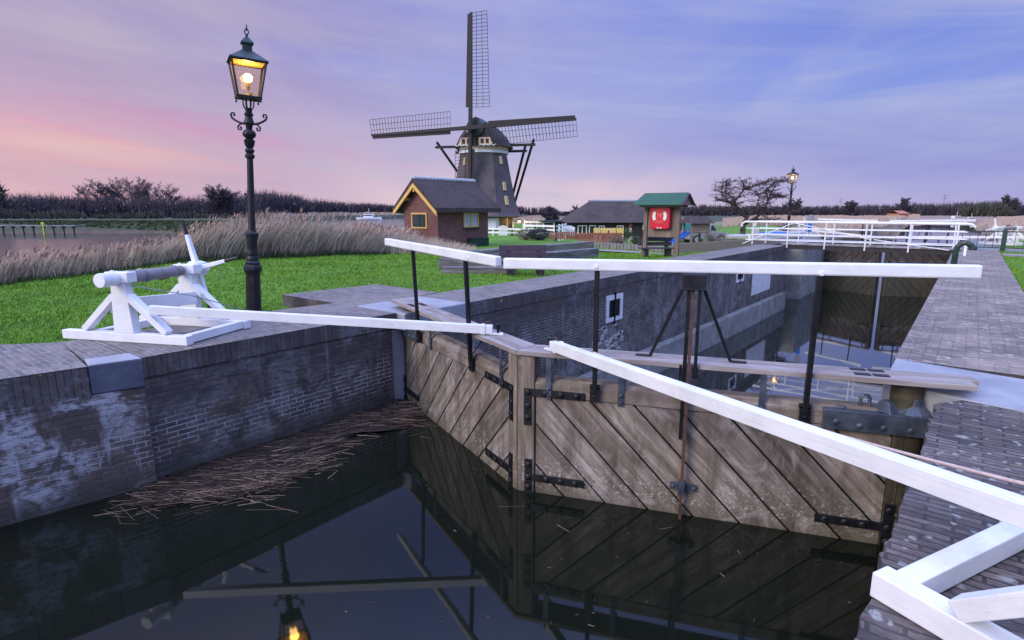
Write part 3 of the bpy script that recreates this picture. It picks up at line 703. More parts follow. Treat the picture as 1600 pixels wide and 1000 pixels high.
# ------------------------------------------------------------------ lock gates
def clip(poly, a, bq, cq):
    """keep the side a*x + b*y <= c"""
    out = []
    for i in range(len(poly)):
        p, q_ = poly[i], poly[(i + 1) % len(poly)]
        dp, dq = a * p[0] + bq * p[1] - cq, a * q_[0] + bq * q_[1] - cq
        if dp <= 0: out.append(p)
        if dp * dq < 0:
            t = dp / (dp - dq); out.append((p[0] + (q_[0] - p[0]) * t, p[1] + (q_[1] - p[1]) * t))
    return out
def bolt(mb, u, z, r=.022, y=-.012):
    mb.lathe([(r, 0), (r * .95, .006), (r * .6, .014), (.002, .017)], 8, (u, y, z), (0, -1, 0))
def make_gate(sgn, label, gear):
    """leaf from the mitre outwards: local x along the leaf, y away from the high-water side"""
    ex = V(sgn * cos(GA), sin(GA), 0); ey = V(-sgn * sin(GA), cos(GA), 0)
    nb = lambda: MB(MITRE, ex=ex, ey=ey)
    L = 3.42
    root = thing('lock_gate', label, 'lock gate', MITRE + ex * L, 'mitred lock gates')
    B = -3.3
    # posts
    b = nb(); b.bar((.095, .13, B), (.095, .13, .065), .175, .26, up=(0, 1, 0)); build(b, 'mitre_post', BEAMWOOD, root, bevel=.008)
    b = nb(); b.lathe([(.15, B), (.15, -.35), (.12, -.34), (.12, .06)], 18, (3.46, .17, 0)); b.bar((3.385, .11, B), (3.385, .11, -.36), .08, .2, up=(0, 1, 0)); build(b, 'hinge_post', MOSSWOOD, root, smooth=True)
    # top beam with its chamfered upper edge
    b = nb(); prof = [(.01, -.335), (.20, -.335), (.20, -.165), (.07, -.165), (.01, -.215)]
    ou = random.random() * 20
    for i in range(5):
        a, c = prof[i], prof[(i + 1) % 5]
        b.face([(.19, a[0], a[1]), (3.30, a[0], a[1]), (3.30, c[0], c[1]), (.19, c[0], c[1])], [(ou, a[0] + a[1]), (ou + 3.1, a[0] + a[1]), (ou + 3.1, c[0] + c[1] + .05), (ou, c[0] + c[1] + .05)])
    b.face([(.19, p[0], p[1]) for p in prof]); b.face([(3.30, p[0], p[1]) for p in prof])
    build(b, 'top_beam', BEAMWOOD, root)
    # diagonal planking
    u0, u1, z0, z1 = .20, 3.34, B, -.345
    b = nb(); ang = radians(46); nx, nz = sin(ang), cos(ang); wd = .305
    rect = [(u0, z0), (u1, z0), (u1, z1), (u0, z1)]
    k0 = int(math.floor((u0 * nx + z0 * nz) / wd)) - 1; k1 = int((u1 * nx + z1 * nz) / wd) + 2
    for k in range(k0, k1):
        c0, c1 = k * wd + .009, (k + 1) * wd - .010
        p = clip(clip(rect, nx, nz, c1), -nx, -nz, -c0)
        if len(p) < 3: continue
        i0 = len(b.uv); dy = random.uniform(-.004, .004)
        b.slab(p, .015 + dy, .06)
        ru, rv = random.random() * 30, random.random() * 30
        for j in range(i0, len(b.uv)):
            b.uv[j] = [(ru + (b_[0] * cos(ang) - b_[1] * sin(ang)), rv + (b_[0] * nx + b_[1] * nz)) for b_ in b.uv[j]]
    panel = build(b, 'diagonal_planking', GATEWOOD, root, bevel=.004)
    b = nb(); b.box(u0, u1, .062, .09, z0, z1); b.box(u0, u1, .09, .2, -2.3, -2.1); build(b, 'backing', TAR, root)
    # walkway of two boards
    b = nb(); e = 3.98
    tg = math.tan(GA)
    for y0_, y1_, e_ in ((-.022, .133, e - .10), (.139, .297, e - .03)):
        ru = random.random() * 20; i0 = len(b.uv)
        b.prism([(tg * y0_ + .003, y0_), (e_, y0_), (e_, y1_), (tg * y1_ + .003, y1_)], .075, .125)
        for j in range(i0, len(b.uv)): b.uv[j] = [(p_[0] + ru, p_[1] + ru) for p_ in b.uv[j]]
    wk = build(b, 'walkway', PLANKWOOD, root, bevel=.006)
    for uu in (3.02, 3.16):
        for yy in (.03, .19): b = nb(); b.box(uu, uu + .12, yy, yy + .07, .1255, .131); build(b, 'hinge_plate', IRON, wk)
    # brackets between beam and walkway
    for uu in (.33, 1.05, 2.30):
        b = nb(); b.bar((uu, -.004, -.36), (uu, -.004, .07), .055, .012, up=(0, 1, 0)); b.bar((uu, .0, .07), (uu, .28, .07), .05, .014)
        b.bar((uu + .03, .02, -.17), (uu + .03, .22, .06), .022, .012)
        bolt(b, uu, -.25); bolt(b, uu, -.32, .016); build(b, 'walkway_bracket', IRONBLUE, root, bevel=.002)
    # corner straps with domed bolts
    def strap(segs, bolts):
        b = nb()
        for s_ in segs: b.box(*s_)
        for u_, z_ in bolts: bolt(b, u_, z_, .034, -.012)
        build(b, 'corner_strap', IRON, root, bevel=.002)
    strap([(.075, .70, -.008, .006, -.345, -.265), (.075, .155, -.0085, .006, -.66, -.346)], [(.115, -.305), (.115, -.45), (.115, -.58), (.3, -.305), (.46, -.305), (.62, -.305)])
    strap([(.085, .71, -.0085, .013, -1.27, -1.195), (.085, .165, -.009, .006, -1.42, -1.271), (.085, .165, -.009, .006, -1.195, -1.03)], [(.125, -1.09), (.125, -1.23), (.125, -1.34), (.32, -1.232), (.47, -1.232), (.62, -1.232)])
    strap([(2.82, 3.42, -.0085, .013, -1.26, -1.185), (3.35, 3.43, -.009, .006, -1.185, -1.0), (3.35, 3.43, -.009, .006, -1.42, -1.262)], [(2.9, -1.222), (3.06, -1.222), (3.2, -1.222), (3.39, -1.22), (3.39, -1.06), (3.39, -1.35)])
    # iron collar box at the hinge
    b = nb(); b.box(2.80, 3.60, -.025, .20, -.365, -.185); 
    for uu in (2.9, 3.08, 3.26, 3.46): bolt(b, uu, -.29 - .02 * (uu > 3), .028, -.025)
    b.tube([(3.10, .1, -.19), (3.10, .1, -.09), (3.12, .1, -.065), (3.15, .1, -.065), (3.17, .1, -.09), (3.17, .1, -.19)], .014, 8)
    b.lathe([(.05, -.185), (.045, -.17), (.012, -.168)], 10, (2.95, .08, 0)); b.lathe([(.13, -.185), (.05, -.10), (.01, -.095)], 4, (3.30, .1, 0)); b.lathe([(.14, -.185), (.075, -.12), (.07, -.06)], 14, (3.50, .12, 0))
    build(b, 'hinge_collar', IRONBLUE, root, bevel=.006)
    # handrail leaning a little over the water
    lean = -.07
    b = nb(); ra, rb = (-.10, 3.74) if sgn > 0 else (.19, 3.70)
    b.bar((ra, lean - .035, 1.005), (rb, lean - .035, 1.045), .075, .105); rail = build(b, 'handrail', PAINT, root, bevel=.014)
    for uu in (.8, 2.65):
        b = nb(); b.lathe([(.024, 0), (.02, .008), (.002, .01)], 8, (uu, lean - .072, 1.0), (0, -1, 0)); build(b, 'rail_bolt', PAINT, rail)
    for uu in ((.80, 2.65) if sgn > 0 else (1.0, 2.66)):
        b = nb(); b.bar((uu, -.035, -.23), (uu, lean - .01, .97), .044, .044, up=(0, 1, 0)); b.bar((uu, -.03, -.33), (uu, -.03, -.20), .09, .03, up=(0, 1, 0)); b.bar((uu - .0, .0, -.17), (uu + .0, -.03, -.19), .10, .03)
        bolt(b, uu, -.27, .018, -.045)
        build(b, 'rail_post', IRON, root, bevel=.004)
    if gear:
        b = nb(); b.box(1.56, 1.76, -.13, .04, .83, .955); b.box(1.55, 1.77, -.14, .05, .815, .835)
        gh = build(b, 'paddle_gear_box', IRON, root, bevel=.008)
        b = nb(); b.box(1.605, 1.64, -.075, -.045, -.6, .82); b.box(1.70, 1.73, -.07, -.045, -.0, .82); b.box(1.69, 1.74, -.06, -.03, .0, .1); b.box(1.575, 1.60, -.09, -.06, -.02, .12)
        build(b, 'paddle_guide', IRON, root)
        b = nb(); b.box(1.643, 1.672, -.085, -.05, -1.5, .82); build(b, 'paddle_rod', RUSTIRON, root)
        b = nb(); b.box(1.55, 1.79, -.03, -.008, -1.13, -1.06); b.box(1.63, 1.685, -.10, -.03, -1.15, -1.02); bolt(b, 1.575, -1.095, .02, -.03); bolt(b, 1.77, -1.095, .02, -.03); build(b, 'rod_guide', IRONBLUE, root)
        for sx in (-1, 1):
            b = nb(); b.tube([(1.66 + sx * .09, -.02, .82), (1.66 + sx * .36, .14, .14), (1.66 + sx * .41, .14, .133), (1.66 + sx * .50, .14, .133)], [.016, .016, .016, .014], 8); build(b, 'gear_stay', IRON, root)
    return root
gR = make_gate(1, 'right near lock gate leaf with paddle rack and two stays on its walkway', True)
gL = make_gate(-1, 'left near lock gate leaf below the shorter slanting white handrail', False)
DYF = 31.0
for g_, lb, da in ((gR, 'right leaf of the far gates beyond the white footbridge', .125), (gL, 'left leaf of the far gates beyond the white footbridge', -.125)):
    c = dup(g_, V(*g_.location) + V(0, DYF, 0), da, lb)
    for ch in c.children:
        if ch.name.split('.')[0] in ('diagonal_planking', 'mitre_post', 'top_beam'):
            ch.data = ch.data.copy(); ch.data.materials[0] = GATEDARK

# ------------------------------------------------------------------ windlasses
def make_windlass(sgn, B, label, spokes=True):
    """B: front corner of the base by the water; sgn -1 runs to the left of it"""
    e1 = V(.902 * sgn, -.432, 0)
    e2 = V(.42 * sgn, .907, 0)
    root = thing('windlass', label, 'windlass', (B[0], B[1], 0), 'white timber windlasses')
    nb = lambda: MB((B[0], B[1], 0), ex=e1, ey=e2)
    L, D, t = 1.74, 1.02, .10
    b = nb(); b.bar((-.02, .05, .056), (L, .05, .056), .10, .105); build(b, 'base_beam', PAINT, root, bevel=.006)
    b = nb(); b.bar((-.02, D, .056), (L - .1, D, .056), .10, .105); build(b, 'base_beam', PAINT, root, bevel=.006)
    b = nb(); b.bar((.06, .10, .06), (.06, D - .05, .06), .09, .098); build(b, 'cross_beam', PAINT, root, bevel=.006)
    b = nb(); b.bar((1.32, .10, .06), (1.32, D - .05, .06), .09, .098); build(b, 'cross_beam', PAINT, root, bevel=.006)
    pu = .84
    for yy, h in ((.05, .80), (D, .80)):
        b = nb(); b.slab([(pu - .15, .108), (pu + .13, .108), (pu + .095, .70), (pu - .10, .70)], yy - .05, yy + .05)
        po = build(b, 'upright', PAINT, root, bevel=.006)
        b = nb(); b.box(pu - .17, pu + .15, yy - .065, yy + .065, .70, .82); build(b, 'bearing_cap', PAINT, po, bevel=.01)
        for uu in (pu - .12, pu + .1):
            b = nb(); b.lathe([(.02, .82), (.018, .833), (.002, .836)], 6, (uu, yy, 0)); build(b, 'cap_bolt', PAINT, po)
        for s_ in (-1, 1):
            b = nb(); b.bar((pu + s_ * .10, yy, .54), (pu + s_ * .58, yy, .125), .075, .095, up=(0, 1, 0)); build(b, 'brace', PAINT, root, bevel=.005)
    b = nb(); b.bar((pu + .26, -.02 + .12, .40), (pu - .2, D - .1, .40), .05, .16); build(b, 'tie_board', PAINT, root, bevel=.004)
    # drum, its ends and the turning spokes
    zc = .745
    b = nb(); b.lathe([(.079, 0), (.082, .02), (.079, .04), (.079, .20)], 20, (pu, -.21, zc), (0, 1, 0)); build(b, 'drum_end', PAINT, root, smooth=True)
    b = nb(); b.lathe([(.077 - .0012 * i, .115 + i * .09) for i in range(10)], 16, (pu, 0, zc), (0, 1, 0)); dr = build(b, 'drum', DRUM, root, smooth=True)
    b = nb(); pts = [(pu + .079 * cos(t_), .30 + t_ * .019, zc + .079 * sin(t_)) for t_ in np.linspace(0, 31.4, 220) if t_ < 7 or t_ > 24]
    b.tube(pts, .006, 5); build(b, 'rope_turns', CABLE, dr)
    b = nb(); b.lathe([(.10, 0), (.11, .03), (.11, .20), (.095, .24)], 6, (pu, D + .07, zc), (0, 1, 0), twist=.3); build(b, 'hub', PAINT, root, bevel=.008)
    if spokes:
        for a in (76, 346, 166, 256):
            a = radians(a); d = V(cos(a), 0, sin(a)); c0 = V(pu, D + .19, zc)
            b = nb(); b.bar(c0 + d * .08, c0 + d * .46, .066, .066, up=(0, 1, 0), w1=.046, h1=.046); sp = build(b, 'spoke', PAINT, root, bevel=.006)
            b = nb(); b.tube([c0 + d * .46, c0 + d * .60, c0 + d * .66], [.024, .02, .012], 8); build(b, 'spoke_grip', IRON, sp)
    return root
wL = make_windlass(-1, at(290, 541, 0.0), 'white windlass on the left quay with grey rope drum and upright spoke')
wR = make_windlass(1, V(-.13, 2.44, 0), 'white windlass cut off by the lower right corner on the near quay')
make_windlass(-1, gp(1288, 34, 0) * V(1, 1, 0), 'white windlass behind the footbridge rails near the far lamp', True)
dup(wR, V(2.25, 34.4, 0), radians(165), 'white windlass with crossed spokes behind the dark green railing')
# push beams from the windlasses to the gates
def push_beam(p0, p1, label):
    root = thing('push_beam', label, 'beam', p1, 'white push beams')
    p0, p1 = V(*p0), V(*p1); d = (p1 - p0) / np.linalg.norm(p1 - p0)
    b = MB(); b.bar(p0, p1, .085, .095); sd_ = V(d[1], -d[0], 0); b.bar(p0 + sd_ * .017 + V(0, 0, .0495), p0 + (p1 - p0) * .82 + sd_ * .017 + V(0, 0, .0495), .046, .006); m = build(b, 'beam', PAINT, root, bevel=.008)
    b = MB(); b.bar(p1 - d * .10, p1 - d * .05, .105, .11); b.bar(p1 - d * .04, p1 + d * .03, .09, .1); build(b, 'end_clamp', PAINT, root, bevel=.006)
    b = MB(); b.tube([p1 - d * .06 + V(0, 0, .05), p1 - d * .05 + V(0, 0, .085), p1 + d * .0 + V(0, 0, .09), p1 + d * .02 + V(0, 0, .06)], .008, 6); build(b, 'lifting_eye', RUSTIRON, root)
    q_ = p1 + d * .09
    b = MB(); b.bar(p1 + d * .0 - V(0, 0, .045), q_ + d * .06 - V(0, 0, .045), .09, .016); build(b, 'eye_plate', PAINT, root, bevel=.003)
    b = MB(); b.lathe([(.014, .127 - q_[2]), (.014, .02), (.028, .02), (.03, .065), (.024, .07)], 10, q_); build(b, 'pin', IRON, root)
    return root
push_beam(at(236, 484, .40), V(-4.13, 4.76, .185), 'long white push beam from the left windlass to the left gate')
push_beam(V(.78, 2.54, .385), V(-3.10, 4.55, .185), 'heavy white push beam crossing the right near gate into the lower right')
push_beam(gp(1262, 34, .4) * V(1, 1, 0) + V(0, 0, .4), V(-4.2, 35.8, .185), 'distant white push beam to the far left leaf behind the footbridge')
push_beam(V(1.9, 33.4, .385), V(-3.0, 35.6, .185), 'distant white push beam to the far right leaf behind the footbridge')
# ropes
b = MB(); p = [at(205, 446, .66), at(300, 462, .50), at(390, 486, .15), at(470, 499, .02)]
b.tube(p, .006, 6); tag(build(b, 'steel_cable', CABLE, loc=p[-1]), 'thin steel cable from the left drum down to the quay edge', 'cable')
b = MB(); p0, p1 = V(-2.6, 4.46, .215), V(.75, 3.25, .30)
pts = [p0 + (p1 - p0) * t_ + V(0, 0, -.16 * 4 * t_ * (1 - t_) * .5) for t_ in np.linspace(0, 1, 14)]
b.tube(pts, .009, 7); tag(build(b, 'hauling_rope', ROPE, loc=pts[0], smooth=True), 'pinkish hauling rope running beside the right push beam', 'rope')

# ------------------------------------------------------------------ street lamps
def make_lamp(label, loc):
    root = thing('street_lamp', label, 'street lamp', loc, 'lit lantern posts')
    o = V(*loc); nb = lambda: MB(o)
    zz = lambda L_: [(r_, float(np.interp(h_, [0, .78, 1.3, 2.48, 3.3], [0, .90, 1.5, 2.68, 3.5]))) for r_, h_ in L_]
    b = nb(); b.lathe(zz([(.15, 0), (.15, .05), (.125, .08), (.118, .62), (.14, .66), (.155, .70), (.15, .74), (.12, .78)]), 8, twist=pi / 8); build(b, 'plinth', IRON, root)
    b = nb(); b.lathe(zz([(.12, .78), (.13, .80), (.10, .83), (.105, .87), (.085, .90), (.095, .94), (.075, .98), (.085, 1.02), (.08, 1.10), (.105, 1.20), (.11, 1.24), (.07, 1.27), (.062, 1.30), (.056, 1.9), (.05, 2.48), (.075, 2.50), (.08, 2.54), (.055, 2.57), (.08, 2.62), (.05, 2.66), (.075, 2.70), (.09, 2.78), (.055, 2.81), (.10, 2.85), (.11, 2.89), (.09, 2.93), (.05, 2.96), (.055, 3.02), (.085, 3.06), (.07, 3.11), (.055, 3.16), (.075, 3.20), (.05, 3.24), (.06, 3.30)]), 14)
    build(b, 'post', IRON, root, smooth=True)
    for s_ in (-1, 1):
        b = nb(); q = [(.05, 3.06), (.10, 3.05), (.16, 3.065), (.22, 3.09), (.28, 3.13), (.30, 3.17), (.285, 3.21), (.25, 3.215), (.235, 3.185), (.255, 3.165)]
        b.tube([(s_ * x * CA, s_ * x * SA, z + .2) for x, z in q], [.024, .02, .018, .018, .018, .016, .015, .014, .014, .018], 6)
        q2 = [(.10, 3.06), (.16, 3.03), (.19, 2.99), (.175, 2.95), (.14, 2.945), (.125, 2.975), (.145, 2.99)]
        b.tube([(s_ * x * CA, s_ * x * SA, z + .2) for x, z in q2], [.014, .014, .014, .014, .013, .013, .02], 6)
        build(b, 'scroll_arm', IRON, root, smooth=True)
    b = nb()
    for k in range(8):
        a = 2 * pi * k / 8; c_, s2 = cos(a), sin(a)
        b.tube([(c_ * .04, s2 * .04, 3.48), (c_ * .07, s2 * .07, 3.50), (c_ * .085, s2 * .085, 3.54), (c_ * .09, s2 * .09, 3.62), (c_ * .14, s2 * .14, 3.66)], .0095, 5)
    build(b, 'cradle', IRON, root)
    la = AZ + radians(30); q4 = [(cos(la + pi / 4 + k * pi / 2), sin(la + pi / 4 + k * pi / 2)) for k in range(4)]
    zb, zt, rb, rt = 3.66, 4.22, .24, .365
    def corner(k, t_): r_ = rb + (rt - rb) * t_; return V(q4[k % 4][0] * r_, q4[k % 4][1] * r_, zb + (zt - zb) * t_)
    b = nb()
    for k in range(4):
        b.bar(corner(k, 0), corner(k, 1), .024, .024); b.bar(corner(k, .98), corner(k + 1, .98), .028, .03); b.bar(corner(k, .0), corner(k + 1, .0), .05, .035)
        b.lathe([(.008, -.07), (.018, -.05), (.008, -.03), (.012, 0)], 6, corner(k, 0))
    b.prism([tuple(corner(k, 0)[:2] * .98) for k in range(4)], zb - .012, zb + .006)
    lant = build(b, 'lantern_frame', IRON, root)
    b = nb(); 
    for k in range(4): 
        p = [corner(k, .02), corner(k + 1, .02), corner(k + 1, .97), corner(k, .97)]
        b.face([x * V(.995, .995, 1) for x in p])
    build(b, 'pane', LGLASS, lant, recalc=False)
    b = nb(); z0 = zt + .01
    lev = [(rt + .045, z0 - .02), (rt + .045, z0), (.13, z0 + .15), (.10, z0 + .16), (.095, z0 + .255), (.135, z0 + .265), (.13, z0 + .29), (.03, z0 + .375)]
    for i in range(len(lev) - 1):
        for k in range(4):
            a1, a2 = q4[k], q4[(k + 1) % 4]; (r0, h0), (r1, h1) = lev[i], lev[i + 1]
            b.face([(a1[0] * r0, a1[1] * r0, h0), (a2[0] * r0, a2[1] * r0, h0), (a2[0] * r1, a2[1] * r1, h1), (a1[0] * r1, a1[1] * r1, h1)])
    build(b, 'lantern_roof', COPPER, root, recalc=False)
    b = nb(); b.prism([(a[0] * (rt - .012), a[1] * (rt - .012)) for a in q4], zt - .015, zt - .008); build(b, 'reflector', LANTERNIN, lant)
    b = nb(); b.lathe([(.03, z0 + .365), (.012, z0 + .39), (.03, z0 + .405), (.012, z0 + .42)], 8); b.tube([(.035 * cos(t_) * CA, .035 * cos(t_) * SA, z0 + .455 + .035 * sin(t_)) for t_ in np.linspace(-1.2, 4.4, 10)], .010, 5); b.lathe([(.006, z0 + .47), (.022, z0 + .50), (.006, z0 + .525), (.012, z0 + .535), (.003, z0 + .57)], 6); build(b, 'finial', COPPER, root)
    b = nb(); b.lathe([(.008, zb), (.012, zb + .12), (.035, zb + .16), (.03, zb + .25)], 10); b.box(-.10, .10, -.03, .03, zb + .006, zb + .07); build(b, 'lamp_holder', LANTERNIN, lant)
    b = nb(); b.ball((0, 0, zb + .315), .072, 14); build(b, 'bulb', BULB, lant, smooth=True)
    pl_ = bpy.data.lights.new('lamp_light', 'POINT'); pl_.energy = 9; pl_.color = (1, .55, .14); pl_.shadow_soft_size = .08
    lo_ = bpy.data.objects.new('lamp_light', pl_); sc.collection.objects.link(lo_); lo_.parent = root; lo_.location = (0, 0, zb + .44)
    return root
LB = at(397, 491, -.23)
lamp = make_lamp('tall lit lantern post on the lawn edge behind the left windlass', LB)
sl = .958; lamp.scale = (sl, sl, sl)
lean_ax = radians(3.4)      # the old post leans a little to the right
import mathutils
lamp.rotation_mode = 'QUATERNION'
lamp.rotation_quaternion = mathutils.Quaternion((-SA, CA, 0), lean_ax)
p = gp(1230, 35.5, -.1)
lamp2 = dup(lamp, p, label='small distant lit lantern post beside the dark alder tree')
lamp2.rotation_quaternion = (1, 0, 0, 0); lamp2.scale = (.90, .90, .90)
# ------------------------------------------------------------------ windmill
FC = lambda px, f, z=None: (lambda p: V(p[0], p[1], gz(p) if z is None else z))(gp(px, f, -.3))
def window(mb_root, b_frame, name_frame, frame_mat, pane_mat, panes, bars=None):
    fr = build(b_frame, name_frame, frame_mat, mb_root)
    pb = MB(b_frame.o, ex=b_frame.ex, ey=b_frame.ey, ez=b_frame.ez)
    for p in panes: pb.box(*p)
    build(pb, 'pane', pane_mat, fr)
    return fr
mo = FC(757, 60, -.4)
mill = thing('windmill', 'thatched windmill with four lattice sails behind the brick hut', 'windmill', mo)
FA = AZ + radians(0)              # camera-facing axes
MZ = .865
def nbm(ang=FA, o=mo, k=MZ): return MB(o, ang, ez=(0, 0, k))
b = nbm(); b.lathe([(3.35, 0), (3.3, 1.7)], 8, twist=pi / 8); build(b, 'base_wall', WHITEWASH, mill)
b = nbm(); b.lathe([(3.42, .0), (3.4, .28)], 8, twist=pi / 8); build(b, 'plinth', TAR, mill)
prof = [(3.55, 1.42), (4.12, 1.6), (3.90, 2.0), (3.62, 2.9), (3.28, 4.4), (2.95, 6.2), (2.62, 8.1), (2.5, 8.75)]
b = nbm(); b.lathe(prof, 8, twist=pi / 8); build(b, 'thatched_body', THATCH, mill)
b = nbm(); b.lathe([(2.52, 8.75), (2.55, 8.78), (2.52, 9.08)], 16); build(b, 'white_band', WHITEWASH, mill)
b = nbm(); b.lathe([(2.42, 9.08), (2.5, 9.1), (2.5, 9.5)], 16); build(b, 'cream_band', CREAM, mill)
# cap: a boat shaped thatched roof turned slightly to the left
CAPA = FA - radians(14)
cb = nbm(CAPA); rings = []
for i in range(11):
    t_ = i / 10; y = -2.7 + 5.7 * t_
    hw_ = 2.95 * sqrt(max(.03, 1 - ((t_ - .5) * 1.72) ** 2)); top = 12.55 - .25 * t_ - 1.5 * max(0, t_ - .6) * 1.5
    ring = []
    for k in range(11):
        a = -1 + 2 * k / 10
        ring.append((hw_ * a * (1 - .0 * a), y, 9.45 + (top - 9.45) * (1 - abs(a) ** 1.7) ** .85))
    rings.append(ring)
for i in range(10):
    for k in range(10): cb.face([rings[i][k], rings[i][k + 1], rings[i + 1][k + 1], rings[i + 1][k]])
for rg in (rings[0], rings[-1]): cb.face(rg)
for i in range(10): cb.face([rings[i][0], rings[i + 1][0], rings[i + 1][-1], rings[i][-1]])
cap = build(cb, 'cap', THATCHDARK, mill)
b = nbm(CAPA)
b.slab([(-1.75, 9.55), (-.35, 9.55), (-.35, 10.3), (-1.5, 10.3)], -2.84, -2.74); b.slab([(.35, 9.55), (1.75, 9.55), (1.5, 10.3), (.35, 10.3)], -2.84, -2.74)
fb = build(b, 'front_board', CREAM, cap)
for x in (-1.35, -.85, .55, 1.05): b = nbm(CAPA); b.box(x, x + .3, -2.88, -2.85, 9.65, 10.15); build(b, 'shutter', IRON, cap)
b = nbm(CAPA)
for s_ in (-1, 1):
    for k in range(7):
        x0 = s_ * (.35 + k * .25); b.bar((x0, -2.86, 9.42 + .12 * (k % 2)), (x0 + s_ * .25, -2.86, 9.42 + .12 * ((k + 1) % 2)), .05, .07)
build(b, 'scalloped_trim', WHITEWASH, cap)
b = nbm(CAPA); b.lathe([(.05, -.12), (.9, -.1), (1.15, .5), (1.0, 1.2)], 12, (0, -2.8, 11.35), (0, 1, 0)); hood = build(b, 'shaft_hood', GREENDARK, cap)
b = nbm(CAPA)
for k in range(8):
    a = k * pi / 4; b.bar((-.62, -2.94, 11.05), (-.62 + .30 * cos(a), -2.94, 11.05 + .30 * sin(a)), .02, .06)
build(b, 'star', WHITEWASH, hood)
# sail cross
hub = V(-.28, -3.55, 11.2 * MZ)
b = nbm(CAPA, k=1); b.lathe([(.34, -.35), (.36, .9)], 10, hub, (0, 1, 0)); build(b, 'windshaft', SAILWOOD, mill)
for k in range(4):
    a0 = radians(90 - 1.3 - 90 * k) if k % 2 == 0 else radians(90 + 2.2 - 90 * k)
    d = V(cos(a0), 0, sin(a0)); n_ = V(sin(a0), 0, -cos(a0))        # n: clockwise side, where the lattice is
    off = V(0, -.25 if k % 2 else .1, 0)
    P_ = lambda r_, s_, y_=0: hub + off + d * r_ + n_ * s_ + V(0, y_, 0)
    R_ = 10.2
    b = nbm(CAPA, k=1); b.bar(P_(0, 0), P_(R_, 0), .34, .34, up=(0, 1, 0), w1=.20, h1=.2)
    sail = build(b, 'sail', SAILWOOD, mill)
    b = nbm(CAPA, k=1); b.bar(P_(1.9, -.26), P_(R_ - .1, -.20), .05, .42, up=n_, h1=.30); build(b, 'wind_board', SAILWOOD, sail)
    b = nbm(CAPA, k=1); n_b = 26
    for i in range(n_b + 1):
        r_ = 1.9 + (R_ - 1.95) * i / n_b
        wd_ = 1.72 - .22 * i / n_b; tw = .55 * (1 - i / n_b)
        b.bar(P_(r_, .05), P_(r_ + .12, wd_, tw), .034, .034)
    for frac in (.32, .66, 1.0):
        pts = [P_(1.9 + (R_ - 1.95) * i / 8 + .1 * frac, (1.72 - .22 * i / 8) * frac, .55 * (1 - i / 8) * frac) for i in range(9)]
        for i in range(8): b.bar(pts[i], pts[i + 1], .034, .034)
    build(b, 'lattice', SAILWOOD, sail)
# tail beams and struts
for y_, xl, zt_ in ((.2, 5.3, 9.75), (2.6, 3.9, 9.35)):
    b = nbm(CAPA); b.bar((-xl, y_, zt_), (xl, y_, zt_), .26, .28); build(b, 'cross_beam', SAILWOOD, mill)
    for s_ in (-1, 1):
        b = nbm(CAPA); b.bar((s_ * (xl - .15), y_, zt_ + .6), (s_ * (xl * .30), 5.6, 2.2), .2, .2); build(b, 'tail_strut', SAILWOOD, mill)
b = nbm(CAPA); b.bar((0, 2.6, 9.9), (0, 6.0, 1.2), .3, .3); build(b, 'tail_pole', SAILWOOD, mill)
# windows set into the slanting thatch: on the facet that faces the lock
def body_r(z): return float(np.interp(z, [p_[1] for p_ in prof[1:]], [p_[0] for p_ in prof[1:]])) * cos(pi / 8)
for aa, z0, z1, ww in ((45, 7.5, 8.4, .28), (45, 4.55, 5.5, .34), (45, 2.9, 3.9, .40), (-45, 7.4, 8.2, .3), (-45, 4.2, 5.0, .5)):
    an = FA + radians(aa)                      # facet facing towards camera right (45) or left (-45)
    out = V(sin(an - FA), -cos(an - FA), 0)
    tx = V(cos(an - FA), sin(an - FA), 0)
    lo, hi = out * (body_r(z0) + .03) + V(0, 0, z0), out * (body_r(z1) + .03) + V(0, 0, z1)
    b = nbm(); b.bar(lo, hi, ww, .22, up=out); fr = build(b, 'window', CREAM, mill)
    lo2, hi2 = out * (body_r(z0 + .12) + .10) + V(0, 0, z0 + .12), out * (body_r(z1 - .1) + .10) + V(0, 0, z1 - .1)
    b = nbm(); b.bar(lo2, hi2, ww * .55, .1, up=out); build(b, 'pane', OCHRE, fr)
# doorway and lamp at the right foot
out = V(sin(radians(45)), -cos(radians(45)), 0); tx = V(cos(radians(45)), sin(radians(45)), 0); rw = 3.33 * cos(pi / 8)
for x0, x1, m_, nm in ((-.75, .05, GREENDARK, 'door'), (.12, .36, CREAM, 'door_post'), (.42, .95, GREENDARK, 'shutter_door')):
    b = MB(mo, ex=nbm().ex * tx[0] + nbm().ey * tx[1], ey=-(nbm().ex * out[0] + nbm().ey * out[1]))
    b.box(x0, x1, -rw - .08, -rw + .05, .02, 1.28); build(b, nm, m_, mill)
lp = out * 3.9 + tx * 1.2 + V(0, 0, 1.02)
b = nbm(); b.bar(lp + V(0, 0, .05) - out * .8, lp + V(0, 0, .25), .05, .05); b.lathe([(.2, .12), (.05, .3)], 8, lp); wlmp = build(b, 'wall_lamp', IRON, mill)
b = nbm(); b.ball(lp, .13, 10); build(b, 'bulb', m_emit('mill_bulb', (1, .5, .1), 14), wlmp)
pl_ = bpy.data.lights.new('mill_lamp_light', 'POINT'); pl_.energy = 40; pl_.color = (1, .5, .12); pl_.shadow_soft_size = .12
lo_ = bpy.data.objects.new('mill_lamp_light', pl_); sc.collection.objects.link(lo_); lo_.parent = mill
lo_.location = tuple(nbm().P(lp + out * .25 + V(0, 0, -.05)) - mo)

